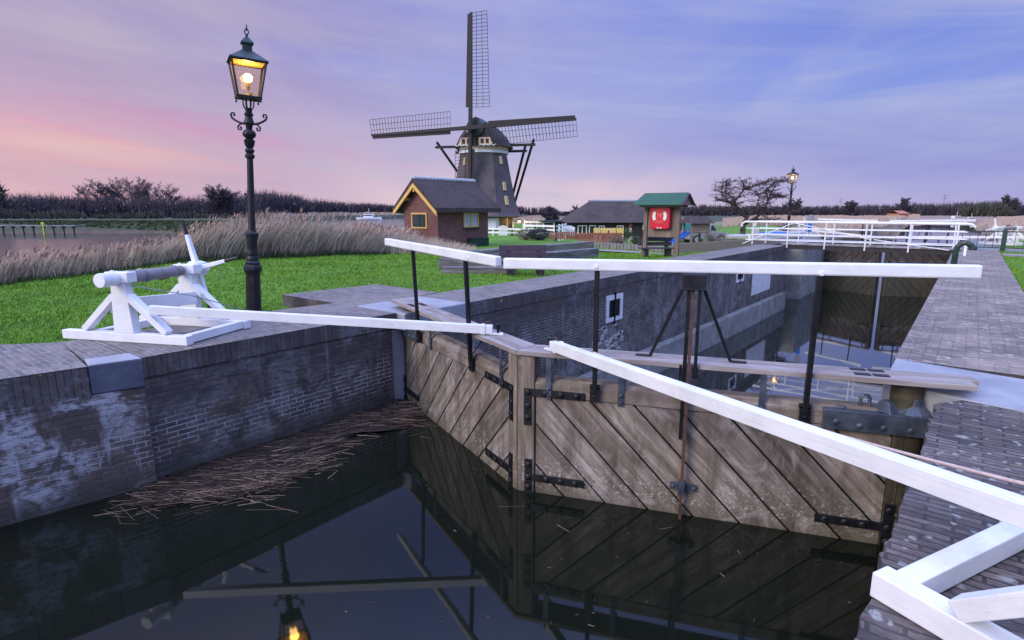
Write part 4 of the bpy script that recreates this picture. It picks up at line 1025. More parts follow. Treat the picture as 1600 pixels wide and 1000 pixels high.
# ------------------------------------------------------------------ brick hut
ho = FC(685, 29, -.36); HA = AZ + radians(47)
hut = thing('brick_hut', 'small brick hut with thatched roof and ochre gable boards', 'hut', ho)
nb = lambda: MB(ho, HA)                        # x along the long face, y along the gable face
LX, LY, HE, HR = 3.55, 2.8, 2.12, 3.24
b = nb()
b.prism([(0, 0), (LX, 0), (LX, LY), (0, LY)], .2, HE)
for x_ in (0.001, LX - .2): b.face([(x_, 0, HE), (x_, LY, HE), (x_, LY / 2, HR - .12)], [(0, HE), (LY, HE), (LY / 2, HR)])
build(b, 'brick_wall', HOUSEBRICK, hut)
b = nb(); b.prism([(-.03, -.03), (LX + .03, -.03), (LX + .03, LY + .03), (-.03, LY + .03)], -.4, .198); build(b, 'plinth', CONCRETE, hut)
b = nb(); ov, th = .40, .30; rx = -.32; ovr = .60; dz = (HR - HE) / (LY / 2); ze = HE - ov * dz
# thatch: two slopes with thickness, hipped at the far end
def slope(s_):
    y_e = -ov if s_ < 0 else LY + ov
    A = [(-ov, y_e, ze), (LX + ovr, y_e, ze), (LX - rx, LY / 2, HR), (-ov, LY / 2, HR)]
    Bt = [(-ov - .02, y_e, ze + th * .75), (LX + ovr + .02, y_e, ze + th * .75), (LX - rx + .05, LY / 2, HR + th), (-ov - .02, LY / 2, HR + th)]
    b.face(A); b.face(Bt)
    for i in range(4): b.face([A[i], A[(i + 1) % 4], Bt[(i + 1) % 4], Bt[i]])
slope(-1); slope(1)
b.face([(LX + ovr, -ov, ze), (LX + ovr, LY + ov, ze), (LX - rx, LY / 2, HR)]); b.face([(LX + ovr + .02, -ov, ze + th * .75), (LX + ovr + .02, LY + ov, ze + th * .75), (LX - rx + .05, LY / 2, HR + th)])
b.face([(LX + ovr, -ov, ze), (LX + ovr, LY + ov, ze), (LX + ovr + .02, LY + ov, ze + th * .75), (LX + ovr + .02, -ov, ze + th * .75)])
hroof = build(b, 'thatched_roof', THATCHDARK, hut, recalc=False)
b = nb(); 
for i in range(22):
    x0 = -ov + i * (LX + .40 + ov) / 22
    b.lathe([(.11, 0), (.125, .02), (.105, .15)], 8, (x0, LY / 2, HR + th - .03), (1, 0, 0))
build(b, 'ridge_tiles', GREYBOX, hroof, smooth=False)
for s_ in (-1, 1):
    b = nb(); b.bar((-ov + .03, LY / 2 + s_ * .0, HR - .02), (-ov + .03, LY / 2 + s_ * (LY / 2 + ov - .02), ze + .02), .05, .16, up=(1, 0, 0)) 
    b = nb(); y_e = LY / 2 + s_ * (LY / 2 + ov)
    b.face([(-ov - .03, LY / 2, HR + .02), (-ov - .03, y_e, ze + .04), (-ov - .03, y_e, ze - .16), (-ov - .03, LY / 2, HR - .20)])
    b.face([(-ov + .03, LY / 2, HR + .02), (-ov + .03, y_e, ze + .04), (-ov + .03, y_e, ze - .16), (-ov + .03, LY / 2, HR - .20)])
    for (u0, u1) in (((LY / 2, HR - .20), (y_e, ze - .16)), ((y_e, ze - .16), (y_e, ze + .04)), ((y_e, ze + .04), (LY / 2, HR + .02))):
        b.face([(-ov - .03, u0[0], u0[1]), (-ov + .03, u0[0], u0[1]), (-ov + .03, u1[0], u1[1]), (-ov - .03, u1[0], u1[1])])
    build(b, 'gable_board', OCHRE, hut)
b = nb()
for yy, zz in ((.55, HE + .35), (LY - .55, HE + .35), (LY / 2, HR - .35)): b.box(-ov, -.01, yy - .05, yy + .05, zz - .06, zz + .06)
build(b, 'purlin', OCHRE, hut)
b = nb(); b.box(-.06, .02, .82, .90, .98, 1.78); b.box(-.06, .02, 2.02, 2.10, .98, 1.78); b.box(-.06, .02, .90, 2.02, 1.70, 1.78); b.box(-.06, .02, .90, 2.02, .98, 1.05)
b.m = 1; b.box(-.045, .01, 1.42, 1.47, 1.05, 1.70)
fr = build(b, 'window', [OCHRE, GREENDARK], hut); b = nb(); b.box(-.02, .015, .90, 2.02, 1.05, 1.70); build(b, 'pane', WINDARK, fr)
b = nb(); b.box(1.72, 1.79, -.06, .02, 1.02, 1.78); b.box(2.73, 2.80, -.06, .02, 1.02, 1.78); b.box(1.79, 2.73, -.06, .02, 1.71, 1.78); b.box(1.79, 2.73, -.06, .02, 1.02, 1.09); b.box(2.22, 2.30, -.06, .02, 1.09, 1.71)
fr = build(b, 'window', OCHRE, hut); b = nb(); b.box(1.79, 2.22, -.02, .015, 1.09, 1.71); b.box(2.30, 2.73, -.02, .015, 1.09, 1.71); build(b, 'pane', CURTAIN, fr)
b = nb(); b.box(1.68, 2.84, -.09, .0, .95, 1.018); build(b, 'sill', TAR, hut)
b = nb(); b.box(2.0, 3.2, -.42, -.04, .02, .42); b.box(1.97, 3.23, -.45, -.03, .42, .455)
p_ = nb().P((2.6, -.2, 0)); tag(build(b, 'green_chest', GREENDARK, loc=p_, bevel=.01), 'dark green chest standing against the brick hut', 'chest')

# ------------------------------------------------------------------ black barn
bo = FC(898, 50, -.92); BA = AZ + radians(4)
barn = thing('black_barn', 'long black boarded barn with a dark thatched roof', 'barn', bo)
nb = lambda: MB(bo, BA)
BL, BW = 9.2, 5.5
b = nb(); b.prism([(0, 0), (BL, 0), (BL, BW), (0, BW)], -.3, 1.62); build(b, 'boarded_wall', TAR, barn)
b = nb(); 
e = [(-.6, -.5, 1.45), (BL + .6, -.5, 1.45), (BL + .6, BW + .5, 1.45), (-.6, BW + .5, 1.45)]; r0, r1 = (1.75, BW / 2, 3.3), (BL - 1.6, BW / 2, 3.3)
b.face([e[0], e[1], r1, r0]); b.face([e[2], e[3], r0, r1]); b.face([e[3], e[0], r0]); b.face([e[1], e[2], r1])
b.face([e[0], e[3], e[2], e[1]])
rf = build(b, 'thatched_roof', THATCHDARK, barn)
b = nb()
for i in range(30): b.lathe([(.12, 0), (.135, .02), (.11, .19)], 8, (1.7 + i * (BL - 3.3) / 30, BW / 2, 3.32), (1, 0, 0))
build(b, 'ridge_tiles', STEELFAR, rf)
for x0, x1, z0, z1 in ((.25, 1.05, .42, 1.22), (2.1, 2.62, .4, 1.18), (3.7, 4.3, .8, 1.2), (5.1, 5.1 + .02, 0, 0), (6.0, 6.75, .82, 1.28), (7.1, 7.4, .85, 1.25)):
    if z1 == 0: continue
    b = nb(); t_ = .07
    b.box(x0, x0 + t_, -.05, .03, z0, z1); b.box(x1 - t_, x1, -.05, .03, z0, z1); b.box(x0 + t_, x1 - t_, -.05, .03, z1 - t_, z1); b.box(x0 + t_, x1 - t_, -.05, .03, z0, z0 + t_)
    if x1 - x0 > .5: b.box((x0 + x1) / 2 - .03, (x0 + x1) / 2 + .03, -.045, .03, z0 + t_, z1 - t_)
    fr = build(b, 'window', CLEANWHITE, barn); b = nb(); b.box(x0 + t_, x1 - t_, -.01, .02, z0 + t_, z1 - t_); build(b, 'pane', WINDARK, fr)
b = nb(); b.box(1.25, 1.85, -.05, .03, -.1, 1.22); dr = build(b, 'door', CLEANWHITE, barn); b = nb(); b.box(1.32, 1.78, -.06, .03, -.05, 1.15); build(b, 'door_leaf', GREENDARK, dr)
b = nb(); b.box(4.75, 5.05, -.06, .03, .5, 1.4); build(b, 'terracotta_board', TERRACOTTA, barn); b = nb(); b.box(4.8, 5.0, -.07, .03, .6, .95); build(b, 'notice', CLEANWHITE, barn)
so = FC(848, 54, -.7)
shed = thing('glazed_shed', 'low glazed shed with white posts joined left of the black barn', 'shed', so)
nb = lambda: MB(so, BA); b = nb(); b.prism([(0, .1), (3.6, .1), (3.6, 2), (0, 2)], -.2, 1.15); build(b, 'wall', WINDARK, shed)
b = nb(); b.bar((-.2, 1, 1.25), (3.9, 1, 1.25), 2.4, .14); build(b, 'roof', GREENDARK, shed)
for x_ in (0, 1.0, 2.1, 3.4):
    b = nb(); b.box(x_, x_ + .13, .0, .1, -.2, 1.15); build(b, 'white_post', CLEANWHITE, shed)

# ------------------------------------------------------------------ white fences
def fence(pts, label, h=.85, rails=(.3, .55, .8), step=2.0, pick=False):
    root = thing('white_fence', label, 'fence', pts[0], 'white wooden fences')
    for a, c in zip(pts[:-1], pts[1:]):
        a, c = V(*a), V(*c); n_ = max(1, int(round(np.linalg.norm(c - a) / step)))
        for i in range(n_ + 1):
            p_ = a + (c - a) * i / n_; b = MB(); b.box(p_[0] - .045, p_[0] + .045, p_[1] - .045, p_[1] + .045, p_[2] - .25, p_[2] + h); build(b, 'post', CLEANWHITE, root)
        for r_ in rails:
            b = MB(); d = (c - a) / np.linalg.norm(c - a); o_ = np.cross(d, V(0, 0, 1)) * .055
            b.bar(a + V(0, 0, r_) + o_, c + V(0, 0, r_) + o_, .03, .13); build(b, 'rail', CLEANWHITE, root)
    return root
fence([FC(585, 48), FC(642, 46)], 'short white fence on the river bank left of the brick hut', .8, (.45, .75), 1.6)
fence([FC(742, 45, -.36), FC(800, 44, -.36), FC(818, 43, -.36)], 'white fence in front of the windmill with a low gate', .62, (.25, .52), 1.6)
fence([FC(818, 42, -.36), FC(836, 41, -.36), FC(868, 39, -.36), FC(884, 44, -.36)], 'white fence curving between the windmill and the barn', .95, (.35, .6, .85), 1.6)
fence([FC(820, 58, -.36), FC(880, 56, -.36)], 'white railing on the far side of the mill yard', 1.0, (.4, .8), 1.8)
def gate_panel(px0, px1, f0, f1, label):
    a, c = FC(px0, f0, -.36), FC(px1, f1, -.36); d = (c - a); n_ = 11
    b = MB()
    for i in range(n_):
        p_ = a + d * (i + .5) / n_; b.bar(p_ + V(0, 0, .05), p_ + V(0, 0, .72 + .1 * sin(pi * i / (n_ - 1))), .085, .03, up=d)
    b.bar(a + V(0, 0, .2), c + V(0, 0, .2), .03, .09); b.bar(a + V(0, 0, .6), c + V(0, 0, .6), .03, .09)
    tag(build(b, 'picket_gate', CLEANWHITE, loc=a), label, 'gate', 'white picket gates')
gate_panel(779, 793, 43.4, 43.2, 'small white picket gate in front of the windmill base')
gate_panel(880, 898, 43, 42, 'white picket gate at the left end of the black barn')

# ------------------------------------------------------------------ lifebuoy shelter
FSH = 20.6
so = FC(1057, FSH, -.05); SHA = AZ - radians(38)
sh = thing('lifebuoy_shelter', 'open wooden shelter with green shingle roof above the bench', 'shelter', so)
nb = lambda: MB(so, SHA); wd_ = 1.24
for x0 in (0, -wd_):
    b = nb(); b.box(x0 - .09, x0 + .05, -.05, .08, -.15, 1.78); build(b, 'post', SHEDWOOD, sh, bevel=.006)
b = nb()
for i in range(5): b.box(-wd_ + .055 + i * .222, -wd_ + .27 + i * .222, .02, .045, .62, 1.76)
build(b, 'back_board', SHEDWOOD, sh)
b = nb()
xa, xb, dp, zr0, zr1 = -wd_ - .36, .30, .62, 1.76, 2.16
for s_ in (-1, 1):
    A = [(xa + (.10 if s_ < 0 else .1), s_ * dp, zr0), (xb, s_ * dp, zr0), (xb - .0, 0, zr1), (xa + .24, 0, zr1)]
    for i in range(6):
        t0, t1 = i / 6, (i + 1) / 6 + .02
        L_ = lambda u_, t_: tuple(np.array(A[0 if u_ == 0 else 1]) * (1 - t_) + np.array(A[3 if u_ == 0 else 2]) * t_ + V(0, 0, .03 + .012 * (t_ == t0)))
        b.face([L_(0, t0), L_(1, t0), L_(1, t1), L_(0, t1)])
    b.face(A); b.face([A[0], A[1], tuple(V(*A[1]) + V(0, 0, .04)), tuple(V(*A[0]) + V(0, 0, .04))])
build(b, 'shingle_roof', GREENROOF, sh, recalc=False)
for x_ in (xb - .05, xa + .30):
    b = nb(); b.face([(x_, -dp + .12, zr0 + .01), (x_, dp - .12, zr0 + .01), (x_, 0, zr1 - .04)]); b.face([(x_ - .03, -dp + .12, zr0 + .01), (x_ - .03, dp - .12, zr0 + .01), (x_ - .03, 0, zr1 - .04)])
    build(b, 'gable_panel', SHEDWOOD, sh)
for s_ in (-1, 1):
    b = nb(); b.bar((xb + .012, s_ * dp, zr0 - .0), (xb + .012, 0, zr1 + .01), .025, .09, up=(1, 0, 0)); build(b, 'barge_board', PURPLE, sh)
    b = nb(); b.bar((-wd_ - .2, s_ * .3, zr0 - .03), (.2, s_ * .3, zr0 - .03), .06, .08); build(b, 'roof_beam', SHEDWOOD, sh)
co = MB(so, SHA).P((-.64, -.1, 1.32))
cab = thing('lifebuoy_cabinet', 'bright red lifebuoy cabinet with white arcs hung in the shelter', 'lifebuoy cabinet', co)
nb = lambda: MB(co, SHA)
def rrect(w_, h_, r_, n=5):
    o_ = []
    for cx_, cz_, a0 in ((w_ - r_, h_ - r_, 0), (-w_ + r_, h_ - r_, 90), (-w_ + r_, -h_ + r_, 180), (w_ - r_, -h_ + r_, 270)):
        for i in range(n + 1):
            a = radians(a0 + 90 * i / n); o_.append((cx_ + r_ * cos(a), cz_ + r_ * sin(a)))
    return o_
b = nb(); b.slab(rrect(.375, .405, .10), -.10, .10); build(b, 'case', RED, cab, bevel=.03, smooth=True)
def ring_arc(b, r0, r1, a0, a1, y0, y1, n=10, cz=.06):
    for i in range(n):
        a, c = radians(a0 + (a1 - a0) * i / n), radians(a0 + (a1 - a0) * (i + 1) / n)
        b.slab([(r0 * cos(a), cz + r0 * sin(a)), (r1 * cos(a), cz + r1 * sin(a)), (r1 * cos(c), cz + r1 * sin(c)), (r0 * cos(c), cz + r0 * sin(c))], y0, y1)
b = nb(); ring_arc(b, .275, .29, 0, 360, -.112, -.1, 36); ring_arc(b, .14, .155, 0, 360, -.112, -.1, 28); build(b, 'groove_ring', REDPLASTIC, cab)
b = nb(); ring_arc(b, .158, .272, 40, 140, -.118, -.1); ring_arc(b, .158, .272, 220, 320, -.118, -.1); build(b, 'red_arc', REDLIGHT, cab)
for a0 in (-38, 142):
    b = nb(); ring_arc(b, .158, .272, a0, a0 + 76, -.122, -.1); build(b, 'white_arc', CLEANWHITE, cab)
b = nb(); b.lathe([(.138, 0), (.12, .02), (.02, .03)], 20, (0, -.1, .06), (0, -1, 0)); build(b, 'centre_disc', REDLIGHT, cab, smooth=True)
b = nb(); b.box(-.09, -.03, -.115, -.1, -.385, -.345); b.box(.03, .09, -.115, -.1, -.385, -.345); build(b, 'latch', CLEANWHITE, cab)

# ------------------------------------------------------------------ benches and timbers
def make_bench(o, ang, label, L=1.5):
    root = thing('bench', label, 'bench', o, 'dark purple benches'); nb = lambda: MB(o, ang)
    for x in (.18, L - .25):
        b = nb(); b.box(x, x + .13, -.10, .26, -.2, .36); b.bar((x + .065, .27, -.1), (x + .065, .34, .74), .13, .12, up=(1, 0, 0)); build(b, 'leg', TAR, root, bevel=.006)
    b = nb()
    for k in range(3): b.box(0, L, -.16 + k * .15, -.02 + k * .15, .362, .405)
    build(b, 'seat', PURPLE, root, bevel=.005)
    b = nb(); b.box(0, L, .255, .29, .46, .60); b.box(0, L, .265, .30, .63, .77); build(b, 'backrest', PURPLE, root, bevel=.005)
    return root
make_bench(FC(999, 21.3, -.24), AZ + radians(4), 'dark slatted bench below the red lifebuoy cabinet', 1.3)
make_bench(FC(782, 13.9, -.10), AZ + radians(8), 'dark purple bench in front of the stacked grey timbers', 1.2)
def timber(p0, p1, w_, h_, label):
    p0, p1 = V(*p0), V(*p1)
    b = MB(); b.bar(p0, p1, w_, h_); d = (p1 - p0) / np.linalg.norm(p1 - p0)
    tag(build(b, 'old_timber', OLDTIMBER, loc=(p0 + p1) / 2, bevel=.015), label, 'timber', 'old timbers stacked on the lawn')
timber(pt(694, 402, 17.2), pt(924, 384, 19.6), .36, .30, 'upper grey gate timber, the longest of the stack on the lawn')
timber(pt(800, 406, 15.6), pt(929, 394, 18.4), .34, .26, 'lower right grey timber poking out past the purple bench')
timber(pt(686, 410, 15.5), pt(800, 415, 15.4), .30, .24, 'brown blocky timber at the left end of the stack')
timber(pt(692, 423, 14.9), pt(806, 424, 14.6), .34, .22, 'pale lowest timber lying on the grass under the stack')
timber(pt(800, 398, 18.0), pt(690, 404, 17.6), .5, .16, 'dark flat timber beneath the longest grey timber')

# ------------------------------------------------------------------ footbridge
fb_root = thing('footbridge', 'white railed footbridge crossing the lock before the far gates', 'bridge', (-3, 28.2, 0))
b = MB(); b.box(-6.6, -.35, 27.75, 28.75, -.16, .03); build(b, 'deck_beam', TAR, fb_root)
b = MB()
for i in range(30): b.box(-6.65 + i * .215, -6.45 + i * .215, 27.7, 28.8, .034, .075)
build(b, 'deck_boards', PLANKWOOD, fb_root)
for yy, xa, xb in ((27.72, -8.2, -.1), (28.78, -7.9, -.2)):
    for zz, rr in ((1.02, .045), (.72, .022), (.44, .022), (.2, .022)):
        b = MB(); pts = [(xa, yy, zz), (xb, yy, zz)]
        if zz > 1: pts = [(xa - .22, yy, zz - .22), (xa - .2, yy, zz - .08), (xa - .08, yy, zz), (xa, yy, zz), (xb, yy, zz), (xb + .1, yy, zz - .02), (xb + .2, yy, zz - .12)]
        b.tube(pts, rr, 8); build(b, 'rail', PAINT, fb_root)
    for i in range(6):
        x = xa + .3 + (xb - xa - .6) * i / 5
        b = MB(); b.tube([(x, yy, -.12 if -6.5 < x < -.4 else 0.0), (x, yy, 1.02)], .032, 8); build(b, 'rail_post', PAINT, fb_root)
for s_, x0, x1 in ((0, -6.2, -3.2), (1, -3.1, -.6)):
    b = MB(); b.tube([(x0, 27.68, 1.0 if s_ == 0 else .35), (x1, 27.68, .35 if s_ == 0 else .02)], .02, 6); build(b, 'diagonal_stay', PAINT, fb_root)
b = MB(); b.tube([(-8.3, 27.6, .02), (-6.2, 27.6, .98)], .02, 6); build(b, 'diagonal_stay', PAINT, fb_root)
# grey cabinet, road sign, covered boats
def solo(mb, nm, m, label, cat, loc, bevel=0, group=None): return tag(build(mb, nm, m, loc=loc, bevel=bevel), label, cat, group)
p_ = FC(1178, 29.5, -.05)
cb_ = thing('grey_cabinet', 'grey metal cabinet standing left of the footbridge rails', 'cabinet', p_); b = MB(p_, AZ - .3); b.box(-.19, .19, -.15, .15, 0, .72); build(b, 'case', GREYBOX, cb_, bevel=.01)
b = MB(p_, AZ - .3); b.box(-.15, .15, -.165, -.15, .06, .68); build(b, 'door', GREYBOX, cb_, bevel=.004)
p_ = FC(1262, 31.5, 0)
rs = thing('road_sign', 'blue sign plates on a post behind the footbridge', 'sign', p_)
b = MB(p_, AZ); b.tube([(0, 0, 0), (0, 0, 1.2)], .03, 8); build(b, 'pole', STEELFAR, rs)
b = MB(p_, AZ); b.lathe([(.20, 0), (.20, .02)], 24, (0, -.06, 1.12), (0, -1, 0)); build(b, 'round_plate', STEELFAR, rs)
b = MB(p_, AZ); b.box(-.11, .11, -.06, -.04, .38, .85); build(b, 'square_plate', SIGNBLUE, rs)
def boat(o, ang, L, wd, h, m, label, cover=None, cabin=None):
    root = thing('boat', label, 'boat', o, 'small moored boats'); st = []
    for i in range(9):
        t_ = i / 8; hw_ = wd / 2 * (1 - abs(2 * t_ - .8) ** 2.6 * .62 if t_ < .4 else 1 - ((t_ - .4) / .6) ** 2.4 * .97)
        st.append((-L / 2 + L * t_, hw_, h * (1 + .35 * max(0, t_ - .5) ** 1.5 * 2)))
    b = MB(o, ang)
    for (x0, w0, h0), (x1, w1, h1) in zip(st[:-1], st[1:]):
        for s_ in (-1, 1):
            b.face([(x0, 0, 0), (x1, 0, 0), (x1, s_ * w1 * .75, h1 * .3), (x0, s_ * w0 * .75, h0 * .3)]); b.face([(x0, s_ * w0 * .75, h0 * .3), (x1, s_ * w1 * .75, h1 * .3), (x1, s_ * w1, h1), (x0, s_ * w0, h0)])
    x0, w0, h0 = st[0]; b.face([(x0, -w0, h0), (x0, w0, h0), (x0, w0 * .75, h0 * .3), (x0, 0, 0), (x0, -w0 * .75, h0 * .3)])
    build(b, 'hull', m, root)
    b = MB(o, ang)
    for (x0, w0, h0), (x1, w1, h1) in zip(st[:-1], st[1:]):
        k = (.25 if cover else -.04)
        b.face([(x0, -w0, h0), (x1, -w1, h1), (x1, 0, h1 + k * w1), (x0, 0, h0 + k * w0)]); b.face([(x0, w0, h0), (x1, w1, h1), (x1, 0, h1 + k * w1), (x0, 0, h0 + k * w0)])
    build(b, 'tarpaulin' if cover else 'deck', cover or CLEANWHITE, root)
    if cabin:
        b = MB(o, ang); b.bar((-L * .22, 0, h + cabin / 2 - .02), (L * .16, 0, h + cabin / 2 - .02), wd * .62, cabin, w1=wd * .5, h1=cabin * .9); cb2 = build(b, 'cabin', CLEANWHITE, root, bevel=.03)
        b = MB(o, ang); b.bar((-L * .20, 0, h + cabin * .62), (L * .12, 0, h + cabin * .62), wd * .66, cabin * .3); build(b, 'cabin_window', WINDARK, cb2)
        b = MB(o, ang); b.tube([(0, 0, h + cabin), (0, 0, h + cabin + 1.8)], .05, 5); build(b, 'mast', CLEANWHITE, root)
    return root
boat(FC(1202, 31, -.06), AZ + .25, 2.3, .95, .35, CLEANWHITE, 'upturned looking small boat under a bright blue cover on the left bank', BLUE)
boat(FC(1225, 33, -.06), AZ + .15, 2.6, 1.0, .32, CLEANWHITE, 'white rowing boat lying behind the blue covered boat', GREYBOX)
boat(FC(1160, 32, -.1), AZ - .2, 1.8, .8, .25, CLEANWHITE, 'small pale boat lying beside the grey cabinet under the alder tree', GREYBOX)
boat(gp(1494, 250, -2.85), AZ + .1, 8.5, 2.8, 1.1, CLEANWHITE, 'white cabin cruiser moored across the far canal', None, 1.3)
boat(gp(1517, 262, -2.85), AZ - .1, 6.5, 2.4, .8, SIGNBLUE, 'smaller blue hulled boat moored right of the white cruiser', None, .9)
boat(gp(577, 190, -1.4), AZ + .2, 8, 2.8, .9, CLEANWHITE, 'distant white boat on the river left of the brick hut', None, 1.1)
# green hoop on the quay, dark green railing
p_ = V(-.28, 20.0, 0)
gh = thing('mooring_hoop', 'bottle green curved iron hoop on the edge of the right quay', 'mooring hoop', p_)
b = MB(p_); pts = [(0, 0, 0), (0, 0, .42), (.03, .0, .54), (.10, 0, .62), (.20, .0, .65), (.30, 0, .60), (.36, 0, .52)]
b.tube(pts, .075, 10)
b.lathe([(.09, -.02), (.1, .0), (.1, .06)], 10, (.36, 0, .48)); build(b, 'hoop', GREENDARK, gh, bevel=.01)
b = MB(p_); b.box(.17, .23, -.02, .02, .30, .57); build(b, 'white_hook', CLEANWHITE, gh)
p_ = V(.2, 29.3, 0)
rl = thing('iron_railing', 'dark green low iron railing closing the end of the right quay', 'railing', p_)
def rail_piece(xa, xb, za=.06):
    for zz in (.1, .72): b = MB(); b.bar((xa, 29.3, zz), (xb, 29.3, zz), .03, .04); build(b, 'rail', GREENDARK, rl)
    n_ = int((xb - xa) / .24)
    for i in range(1, n_): 
        x = xa + (xb - xa) * i / n_; b = MB(); b.box(x - .009, x + .009, 29.29, 29.31, .12, .70); build(b, 'bar', GREENDARK, rl)
rail_piece(-1.0, .95); rail_piece(1.1, 4.6)
for x in (1.02, 4.6):
    b = MB(); b.box(x - .075, x + .075, 29.22, 29.38, -.2, .74); b.lathe([(.06, .74), (.075, .76), (.03, .81)], 8, (x, 29.3, 0)); build(b, 'post', GREENDARK, rl, bevel=.008)
b = MB(); b.prism([(.95, 26.6), (8, 27.2), (8, 28.4), (.95, 27.7)], -.2, -.03); o = build(b, 'path', PATH); o['kind'] = 'structure'
b = MB(); b.prism([(-.5, 29.25), (-.5, 31.0), (4, 31.0), (4, 29.25)], -4.2, -.02); o = tag(build(b, 'quay_end', CONCRETE, loc=(1, 30, -1)), 'pale concrete end of the right quay behind the green railing', 'wall')
b = MB(); b.prism([(-.5, 31.0), (-.5, 39), (2.5, 39), (2.5, 31.0)], -4.2, -.06); b.prism([(-6.4, 31), (-6.4, 39), (-9.5, 39), (-9.5, 31)], -4.2, -.06)
tag(build(b, 'head_wall', CONCRETE, loc=(-3, 35, -1)), 'concrete walls holding the far gates beyond the footbridge', 'wall')

# ------------------------------------------------------------------ yard by the barn: terrace, playhouse, cars
p_ = FC(936, 33, -.3)
b = MB(p_, AZ)
for i in range(22): b.box(-1.2 + i * .115, -1.11 + i * .115, -.02, .02, .02, .58)
b.box(-1.25, 1.4, -.03, .03, -.12, .02); b.box(-1.25, 1.4, .02, .05, .45, .52)
tag(build(b, 'deck_fence', TERRACOTTA, loc=p_), 'red brown board fence round the terrace by the barn', 'fence')
p_ = FC(880, 37, -.3); b = MB(p_, AZ)
for i in range(16): b.box(-.9 + i * .115, -.81 + i * .115, -.02, .02, .02, .5)
tag(build(b, 'deck_fence', TERRACOTTA, loc=p_), 'low red brown fence left of the terrace near the picket gate', 'fence')
p_ = FC(945, 34.5, -.25)
tb = thing('terrace_table', 'pale terrace table behind the red brown fence', 'table', p_)
b = MB(p_, AZ); b.box(-.6, .6, -.4, .4, .66, .71); build(b, 'table_top', CLEANWHITE, tb)
for x in (-.5, .5):
    b = MB(p_, AZ); b.box(x - .03, x + .03, -.03, .03, 0, .66); build(b, 'leg', CLEANWHITE, tb)
for i, x in enumerate((-.75, -.2, .4, .95)):
    q_ = p_ + MB((0, 0, 0), AZ).P((x * .8, -.55, 0)); ch = thing('terrace_chair', ('leftmost', 'second', 'third', 'rightmost')[i] + ' yellow cushioned chair in the row at the terrace table', 'chair', q_, 'yellow terrace chairs'); b = MB(q_, AZ)
    b.box(-.2, .2, -.2, .2, .36, .43); build(b, 'seat', YELLOW, ch); b = MB(q_, AZ); b.box(-.2, .2, -.24, -.19, .43, .78); build(b, 'backrest', YELLOW, ch)
    for lx in (-.18, .18):
        for ly in (-.18, .18): b = MB(q_, AZ); b.box(lx - .02, lx + .02, ly - .02, ly + .02, 0, .36); build(b, 'leg', CLEANWHITE, ch)
# woven reed retaining wall along the path
a, c = FC(1050, 25.5, -.3), FC(1240, 30, -.2)
b = MB(); b.bar(a + V(0, 0, .12), c + V(0, 0, .12), .12, .5); tag(build(b, 'reed_wall', WICKER, loc=a), 'low woven reed retaining wall behind the shelter', 'wall')
a, c = FC(905, 31, -.3), FC(1050, 25.6, -.3)
b = MB(); 
for i in range(26):
    p0 = a + (c - a) * i / 26; p1 = a + (c - a) * (i + .86) / 26; b.bar(p0 + V(0, 0, .05), p1 + V(0, 0, .05), .15, .34)
tag(build(b, 'block_edging', CONCRETE, loc=a), 'row of grey edging blocks along the terrace path', 'edging')
b = MB(); q_ = [FC(900, 29.6, 0), FC(1050, 24.2, 0), FC(1300, 30, 0), FC(1300, 28.2, 0), FC(1050, 23.2, 0), FC(900, 27.6, 0)]
b.face([(p[0], p[1], gz(p) + .035) for p in q_]); o = build(b, 'path', PATH, recalc=False); o['kind'] = 'structure'
po = FC(1086, 31.5, -.3)
ph = thing('playhouse', 'wooden playhouse tower with thatched top and blue slide', 'playhouse', po); nb = lambda: MB(po, AZ + .25)
for x in (-.5, .5):
    for y in (-.4, .4): b = nb(); b.box(x - .05, x + .05, y - .05, y + .05, 0, 1.25); build(b, 'post', SHEDWOOD, ph)
b = nb(); b.box(-.46, .46, -.42, .42, .62, .66); build(b, 'floor', SHEDWOOD, ph)
b = nb(); b.box(-.45, .45, -.45, -.42, .66, 1.15); b.box(.45, .48, -.36, .36, .66, 1.1); build(b, 'side_boards', SHEDWOOD, ph)
b = nb(); b.face([(-.75, -.65, 1.15), (.75, -.65, 1.15), (.6, 0, 1.55), (-.6, 0, 1.55)]); b.face([(-.75, .65, 1.15), (.75, .65, 1.15), (.6, 0, 1.55), (-.6, 0, 1.55)]); b.face([(-.75, -.65, 1.15), (-.75, .65, 1.15), (-.6, 0, 1.55)]); b.face([(.75, -.65, 1.15), (.75, .65, 1.15), (.6, 0, 1.55)]); build(b, 'roof', THATCHDARK, ph)
b = nb(); b.bar((-.5, -.1, .64), (-1.5, -.1, .04), .4, .05); b.bar((-.5, -.31, .72), (-1.5, -.31, .1), .04, .14); b.bar((-.5, .11, .72), (-1.5, .11, .1), .04, .14); build(b, 'slide', BLUE, ph)
